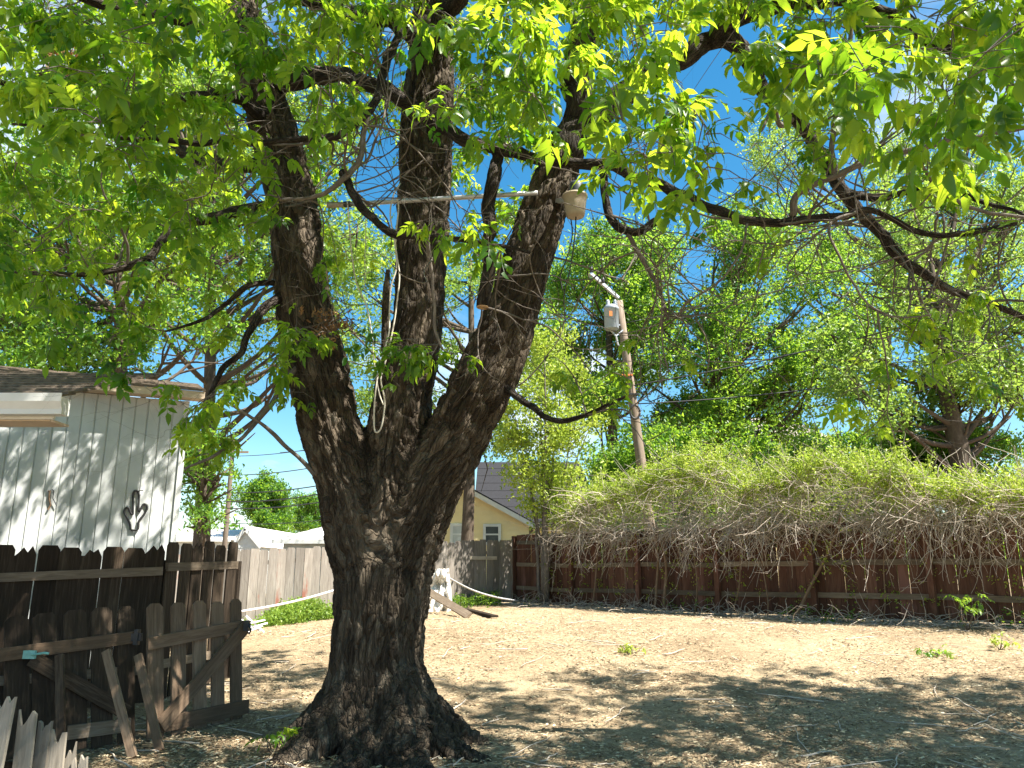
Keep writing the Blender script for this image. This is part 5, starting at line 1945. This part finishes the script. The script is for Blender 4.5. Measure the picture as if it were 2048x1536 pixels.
zz_ = lambda x, y: (500 + x / 2.56, 300 + y / 2.56)
def cord(label, rows, Y, r_=.006, mat='cord', n_=60, name='rope'):
    pts = np.array([P(*zz_(a, b), Y + dy) for a, b, dy in rows])
    root = thing(name, label, 'cord', pts[-1])
    mb = MB()
    mb.tube(smooth_path(pts, n_), r_, 6)
    mb.build('strand', M[mat], root, True)
cord('pale double cord looped over the metal pole in front of the centre stem',
     [(770, 170, 0), (735, 230, -.05), (718, 330, -.03), (740, 470, 0), (750, 600, 0), (722, 700, 0), (714, 830, 0), (712, 930, -.02), (680, 1050, -.02), (655, 1150, 0), (638, 1290, 0), (636, 1420, 0), (652, 1446, 0), (675, 1410, 0), (690, 1290, 0), (670, 1170, 0), (700, 1060, 0), (735, 900, 0), (752, 780, 0), (765, 640, 0), (745, 480, 0), (760, 300, 0), (752, 245, -.05)], 6.15, .0065, n_=110)
cord('pale single cord hanging from the metal pole beside the left stem',
     [(498, 265, -.03), (510, 400, 0), (522, 540, 0), (545, 680, 0), (590, 780, 0), (612, 870, 0), (625, 960, 0), (640, 1120, 0), (660, 1240, 0), (682, 1305, 0)], 6.3, .006, n_=60)
cord('thin grey line hanging straight down from the metal pole', [(592, 260, -.03), (592, 420, 0), (588, 560, 0), (590, 640, 0), (586, 720, 0)], 6.4, .0035)

# lamp housing fixed to the right stem
c = P(1150, 400, 6.15)
root = thing('yard_light', 'beige bucket shaped yard lamp with a dark cap fixed to the right stem', 'lamp', (c[0], c[1], P(1150, 432, 6.15)[2]))
def lathe(mb, cx, cy, prof, n=24):
    v, f = [], []
    for (r_, z) in prof:
        for k in range(n):
            a = k / n * 2 * math.pi
            v.append((cx + r_ * math.cos(a), cy + r_ * math.sin(a), z))
    m_ = len(prof)
    for i in range(m_ - 1):
        for k in range(n):
            k2 = (k + 1) % n
            f.append((i * n + k, i * n + k2, (i + 1) * n + k2, (i + 1) * n + k))
    f.append(tuple(range(n - 1, -1, -1)))
    f.append(tuple((m_ - 1) * n + k for k in range(n)))
    mb.add(v, f)
zpx = lambda y: P(1150, y, 6.15)[2]
wpx = lambda w_: PW(w_ * .88, 400, 6.15) / 2
mb = MB()
lathe(mb, c[0], c[1], [(wpx(24), zpx(434)), (wpx(40), zpx(433)), (wpx(44), zpx(428)), (wpx(50), zpx(408)), (wpx(54), zpx(396)), (wpx(58), zpx(395)), (wpx(58), zpx(391.5)), (wpx(30), zpx(391))])
mb.build('housing', M['bucket'], root, True)
mb = MB()
lathe(mb, c[0] + .015, c[1], [(wpx(36), zpx(391)), (wpx(37), zpx(390)), (wpx(32), zpx(370)), (wpx(29), zpx(366)), (wpx(10), zpx(365))])
mb.build('cap', M['cap'], root, True)
mb = MB()
mb.bar((c[0] - .05, c[1] + .02, zpx(400)), tuple(P(1100, 402, 6.4)), .05, .04)
mb.build('bracket', M['grey_metal'], root)
mb = MB()
mb.tube(smooth_path([P(1152, 430, 6.15), P(1150, 470, 6.15), P(1140, 540, 6.2), P(1128, 590, 6.25), P(1130, 640, 6.3)], 24), .006, 6)
mb.build('cable', M['wire'], root, True)
cord('black cable dangling below the yard lamp', [(1640, 330, 0), (1650, 440, 0), (1620, 560, .02), (1590, 640, .05), (1600, 720, .05)], 6.2, .006, 'wire', 30, 'hanging_cable')

# ================================================================== utility pole
UY = 22.5
pb, pt = P(1287, 960, UY), P(1236, 590, UY)
dpt = (pt - pb) / np.linalg.norm(pt - pb)
foot = pb + dpt * ((gz(pb[0], UY) - pb[2]) / dpt[2])
root = thing('utility_pole', 'leaning wooden utility pole with a grey transformer above the vine', 'pole', foot)
mb = MB()
mb.tube([foot - dpt * .2 + (pt - foot) * k for k in np.linspace(0, 1, 8)], np.linspace(PW(23, 900, UY) / 2, PW(15, 600, UY) / 2, 8), 14)
mb.build('shaft', M['pole_wood'], root, True)
mb = MB()
a, b = P(1180, 546, UY - .3), P(1237, 596, UY)
mb.bar(a, b, .09, .09)
mb.build('top_arm', M['grey_metal'], root)
for (x, y) in ((1183, 541), (1206, 562)):
    mb = MB()
    q_ = P(x, y, UY - .3)
    lathe(mb, q_[0], q_[1], [(.04, q_[2] - .06), (.07, q_[2] - .03), (.04, q_[2]), (.07, q_[2] + .03), (.04, q_[2] + .06), (.03, q_[2] + .12)], 12)
    mb.build('insulator', M['black_metal'], root, True)
tc = P(1223, 640, UY - .25)
mb = MB()
rz_ = PW(29, 640, UY) / 2
z0, z1 = P(1223, 664, UY)[2], P(1223, 620, UY)[2]
lathe(mb, tc[0], tc[1], [(rz_ * .9, z0), (rz_ * .98, z0 + .03), (rz_, z1 - .1), (rz_ * 1.06, z1 - .09), (rz_ * 1.06, z1 - .02), (rz_ * .8, z1 + .05), (rz_ * .3, z1 + .09)], 22)
tr = mb.build('transformer', M['tin'], root, True)
for dx in (-.1, .12):
    mb = MB()
    lathe(mb, tc[0] + dx, tc[1] - .05, [(.05, z1 + .02), (.07, z1 + .08), (.045, z1 + .11), (.065, z1 + .16), (.03, z1 + .22)], 12)
    obj('bushing', mb.mesh('bushing', M['tin'], True), tr)
mb = MB()
mb.box((tc[0] - .09, tc[1] - rz_ - .012, z0 + .35), (tc[0] + .0, tc[1] - rz_ + .02, z0 + .5))
obj('warning_mark', mb.mesh('warning_mark', M['orange']), tr)
mb = MB()
for (a, b) in (((1212, 652), (1240, 650)), ((1214, 652), (1232, 672)), ((1232, 672), (1246, 660)), ((1232, 672), (1236, 690)), ((1236, 690), (1250, 694))):
    mb.bar(P(*a, UY - .15), P(*b, UY - .1), .04, .04)
mb.build('bracket', M['grey_metal'], root)
for (x, y) in ((1252, 752), (1264, 790)):
    mb = MB()
    q_ = P(x, y, UY)
    mb.box((-.16, -.15, -.022), (.18, .02, .022), Matrix.Translation(q_))
    mb.build('clamp', M['orange'] if y < 760 else M['black_metal'], root)
mb = MB()
ang_ = np.linspace(0, 2 * math.pi, 22)
cc = P(1270, 824, UY - .25)
mb.tube([(cc[0] + .14 * math.cos(t), cc[1], cc[2] + .2 * math.sin(t)) for t in ang_], .035, 6)
mb.build('cable_coil', M['wire'], root, True)

def wire(label, a, b, Ya, Yb, sag, r_, name='power_line', mat='wire', group=None):
    A_, B_ = P(*a, Ya), P(*b, Yb)
    pts = [A_ + (B_ - A_) * t - np.array([0, 0, sag * 4 * t * (1 - t)]) for t in np.linspace(0, 1, 24)]
    mb = MB()
    mb.tube(pts, r_, 5)
    mb.build(name, M[mat], None, True, label=label, category='cable', group=group)
G = 'overhead lines leaving the leaning utility pole'
wire('thick overhead cable leaving the pole midway towards the right trees', (1260, 772), (2120, 560), UY, 20, .25, .022, group=G)
wire('lowest overhead cable leaving the pole just above the cable coil', (1268, 808), (2120, 690), UY, 22, .3, .018, group=G)
wire('thin overhead line leaving the pole beside the transformer to the right', (1240, 648), (2120, 420), UY, 22, .25, .012, group=G)
wire('thin overhead line running from the transformer behind the right stem', (1212, 655), (640, 830), UY, 34, .4, .012, group=G)
wire('low cable running from the pole clamp behind the right stem', (1252, 756), (560, 905), UY, 36, .4, .014, group=G)
# far pole and its lines, left of the trunk
b = P(447, 1120, 46)
g_ = gz(b[0], 46)
root = thing('utility_pole', 'thin brown utility pole between the shed and the pointed tree', 'pole', (b[0], 46, g_))
mb = MB()
mb.tube([(b[0], 46, g_ + k) for k in np.linspace(0, P(447, 880, 46)[2] - g_, 6)], np.linspace(.16, .12, 6), 10)
mb.build('shaft', M['pole_wood'], root, True)
mb = MB()
z_ = P(447, 905, 46)[2]
mb.box((b[0] - 1.0, 45.8, z_ - .06), (b[0] + 1.0, 45.9, z_ + .06))
mb.build('crossarm', M['pole_wood'], root)
G2 = 'overhead lines running from the thin far pole'
for (ya, yb, r_, nm_) in ((912, 868, .02, 'topmost'), (950, 905, .025, 'second highest'), (985, 945, .03, 'third highest'), (1003, 962, .03, 'third lowest'), (1016, 980, .03, 'second lowest'), (1045, 1020, .02, 'lowest')):
    wire(nm_ + ' of the overhead lines running from the thin far pole', (447, ya), (760, yb), 46, 36, .3, r_, 'power_line', group=G2)

# ================================================================== odds and ends by the fence
pa, pb_ = P(476, 1224, 15.6), P(690, 1174, 17.2)
mb = MB()
mb.tube([pa + (pb_ - pa) * k - np.array([0, 0, .05 * math.sin(k * 3.14)]) for k in np.linspace(0, 1, 12)], .022, 8)
mb.build('plastic_pipe', M['plastic_white'], None, True, label='long white plastic pipe propped along the grey fence', category='pipe')
pa, pb_ = P(880, 1146, 19.0), P(1036, 1202, 20.3)
mb = MB()
mb.tube(smooth_path([pa, P(940, 1178, 19.5), P(990, 1194, 19.9), pb_], 16), .022, 8)
mb.build('metal_pipe', M['grey_metal'], None, True, label='grey metal pipe sloping down beside the trunk to the fence corner', category='pipe')
p, q_ = on_ground(938, 1236), P(858, 1184, 18.2)
loose_board('heavy weathered beam leaning behind the trunk near the fence corner', (p[0], p[1], p[2] + .04), q_, .16, .05, M['rail_wood'], (-.4, -.6, .7), 'wooden_beam')
p, q_ = on_ground(990, 1238), on_ground(925, 1222)
loose_board('dark board lying flat on the ground near the fence corner', (p[0], p[1], p[2] + .05), (q_[0], q_[1], q_[2] + .06), .14, .04, M['dark_wood'], (0, 0, 1), 'loose_board')
# crumpled white sheet
c = P(880, 1170, 18.6)
root = thing('plastic_sheet', 'crumpled white sheet heaped beside the trunk against the grey fence', 'sheet', (c[0], c[1], gz(c[0], c[1])))
n1, n2 = 26, 26
v, f = [], []
for i in range(n1):
    for j in range(n2):
        u_, w_ = i / (n1 - 1), j / (n2 - 1)
        x = c[0] + (u_ - .5) * .62 * (1 - .45 * w_)
        z = gz(c[0], c[1]) + .02 + w_ * .95 + .05 * mnoise.noise((u_ * 6, w_ * 6, 1))
        y = c[1] + .28 * mnoise.noise((u_ * 4, w_ * 4, 7)) + .1 * mnoise.noise((u_ * 11, w_ * 11, 3)) + .25 * w_ + .35 * (u_ - .5) ** 2
        v.append((x, y, z))
for i in range(n1 - 1):
    for j in range(n2 - 1):
        a = i * n2 + j
        f.append((a, a + n2, a + n2 + 1, a + 1))
mb = MB()
mb.add(v, f)
so_ = mb.build('sheet', M['stone'], root, False)
md = so_.modifiers.new('thick', 'SOLIDIFY')
md.thickness = .012
# white lattice scraps by the left fence
root = thing('lattice_scrap', 'broken white lattice strips lying in the weeds by the tan gate', 'lattice', (*P(505, 1250, 14.5)[:2], gz(*P(505, 1250, 14.5)[:2])))
for (a, b) in (((478, 1236), (520, 1262)), ((482, 1250), (530, 1240)), ((480, 1262), (535, 1246)), ((492, 1232), (528, 1264)), ((484, 1268), (524, 1252))):
    p, q_ = P(*a, 14.5 + rng.uniform(-.1, .1)), P(*b, 14.9 + rng.uniform(-.1, .1))
    for e in (p, q_):
        e[2] = max(e[2], gz(e[0], e[1]) + .02)
    board('strip', p, q_, .035, .008, M['plastic_white'], root, (0, -.7, .7))
# ------------------------------------------------------------------ tidy
for e in ROOTS:
    del e['_at']
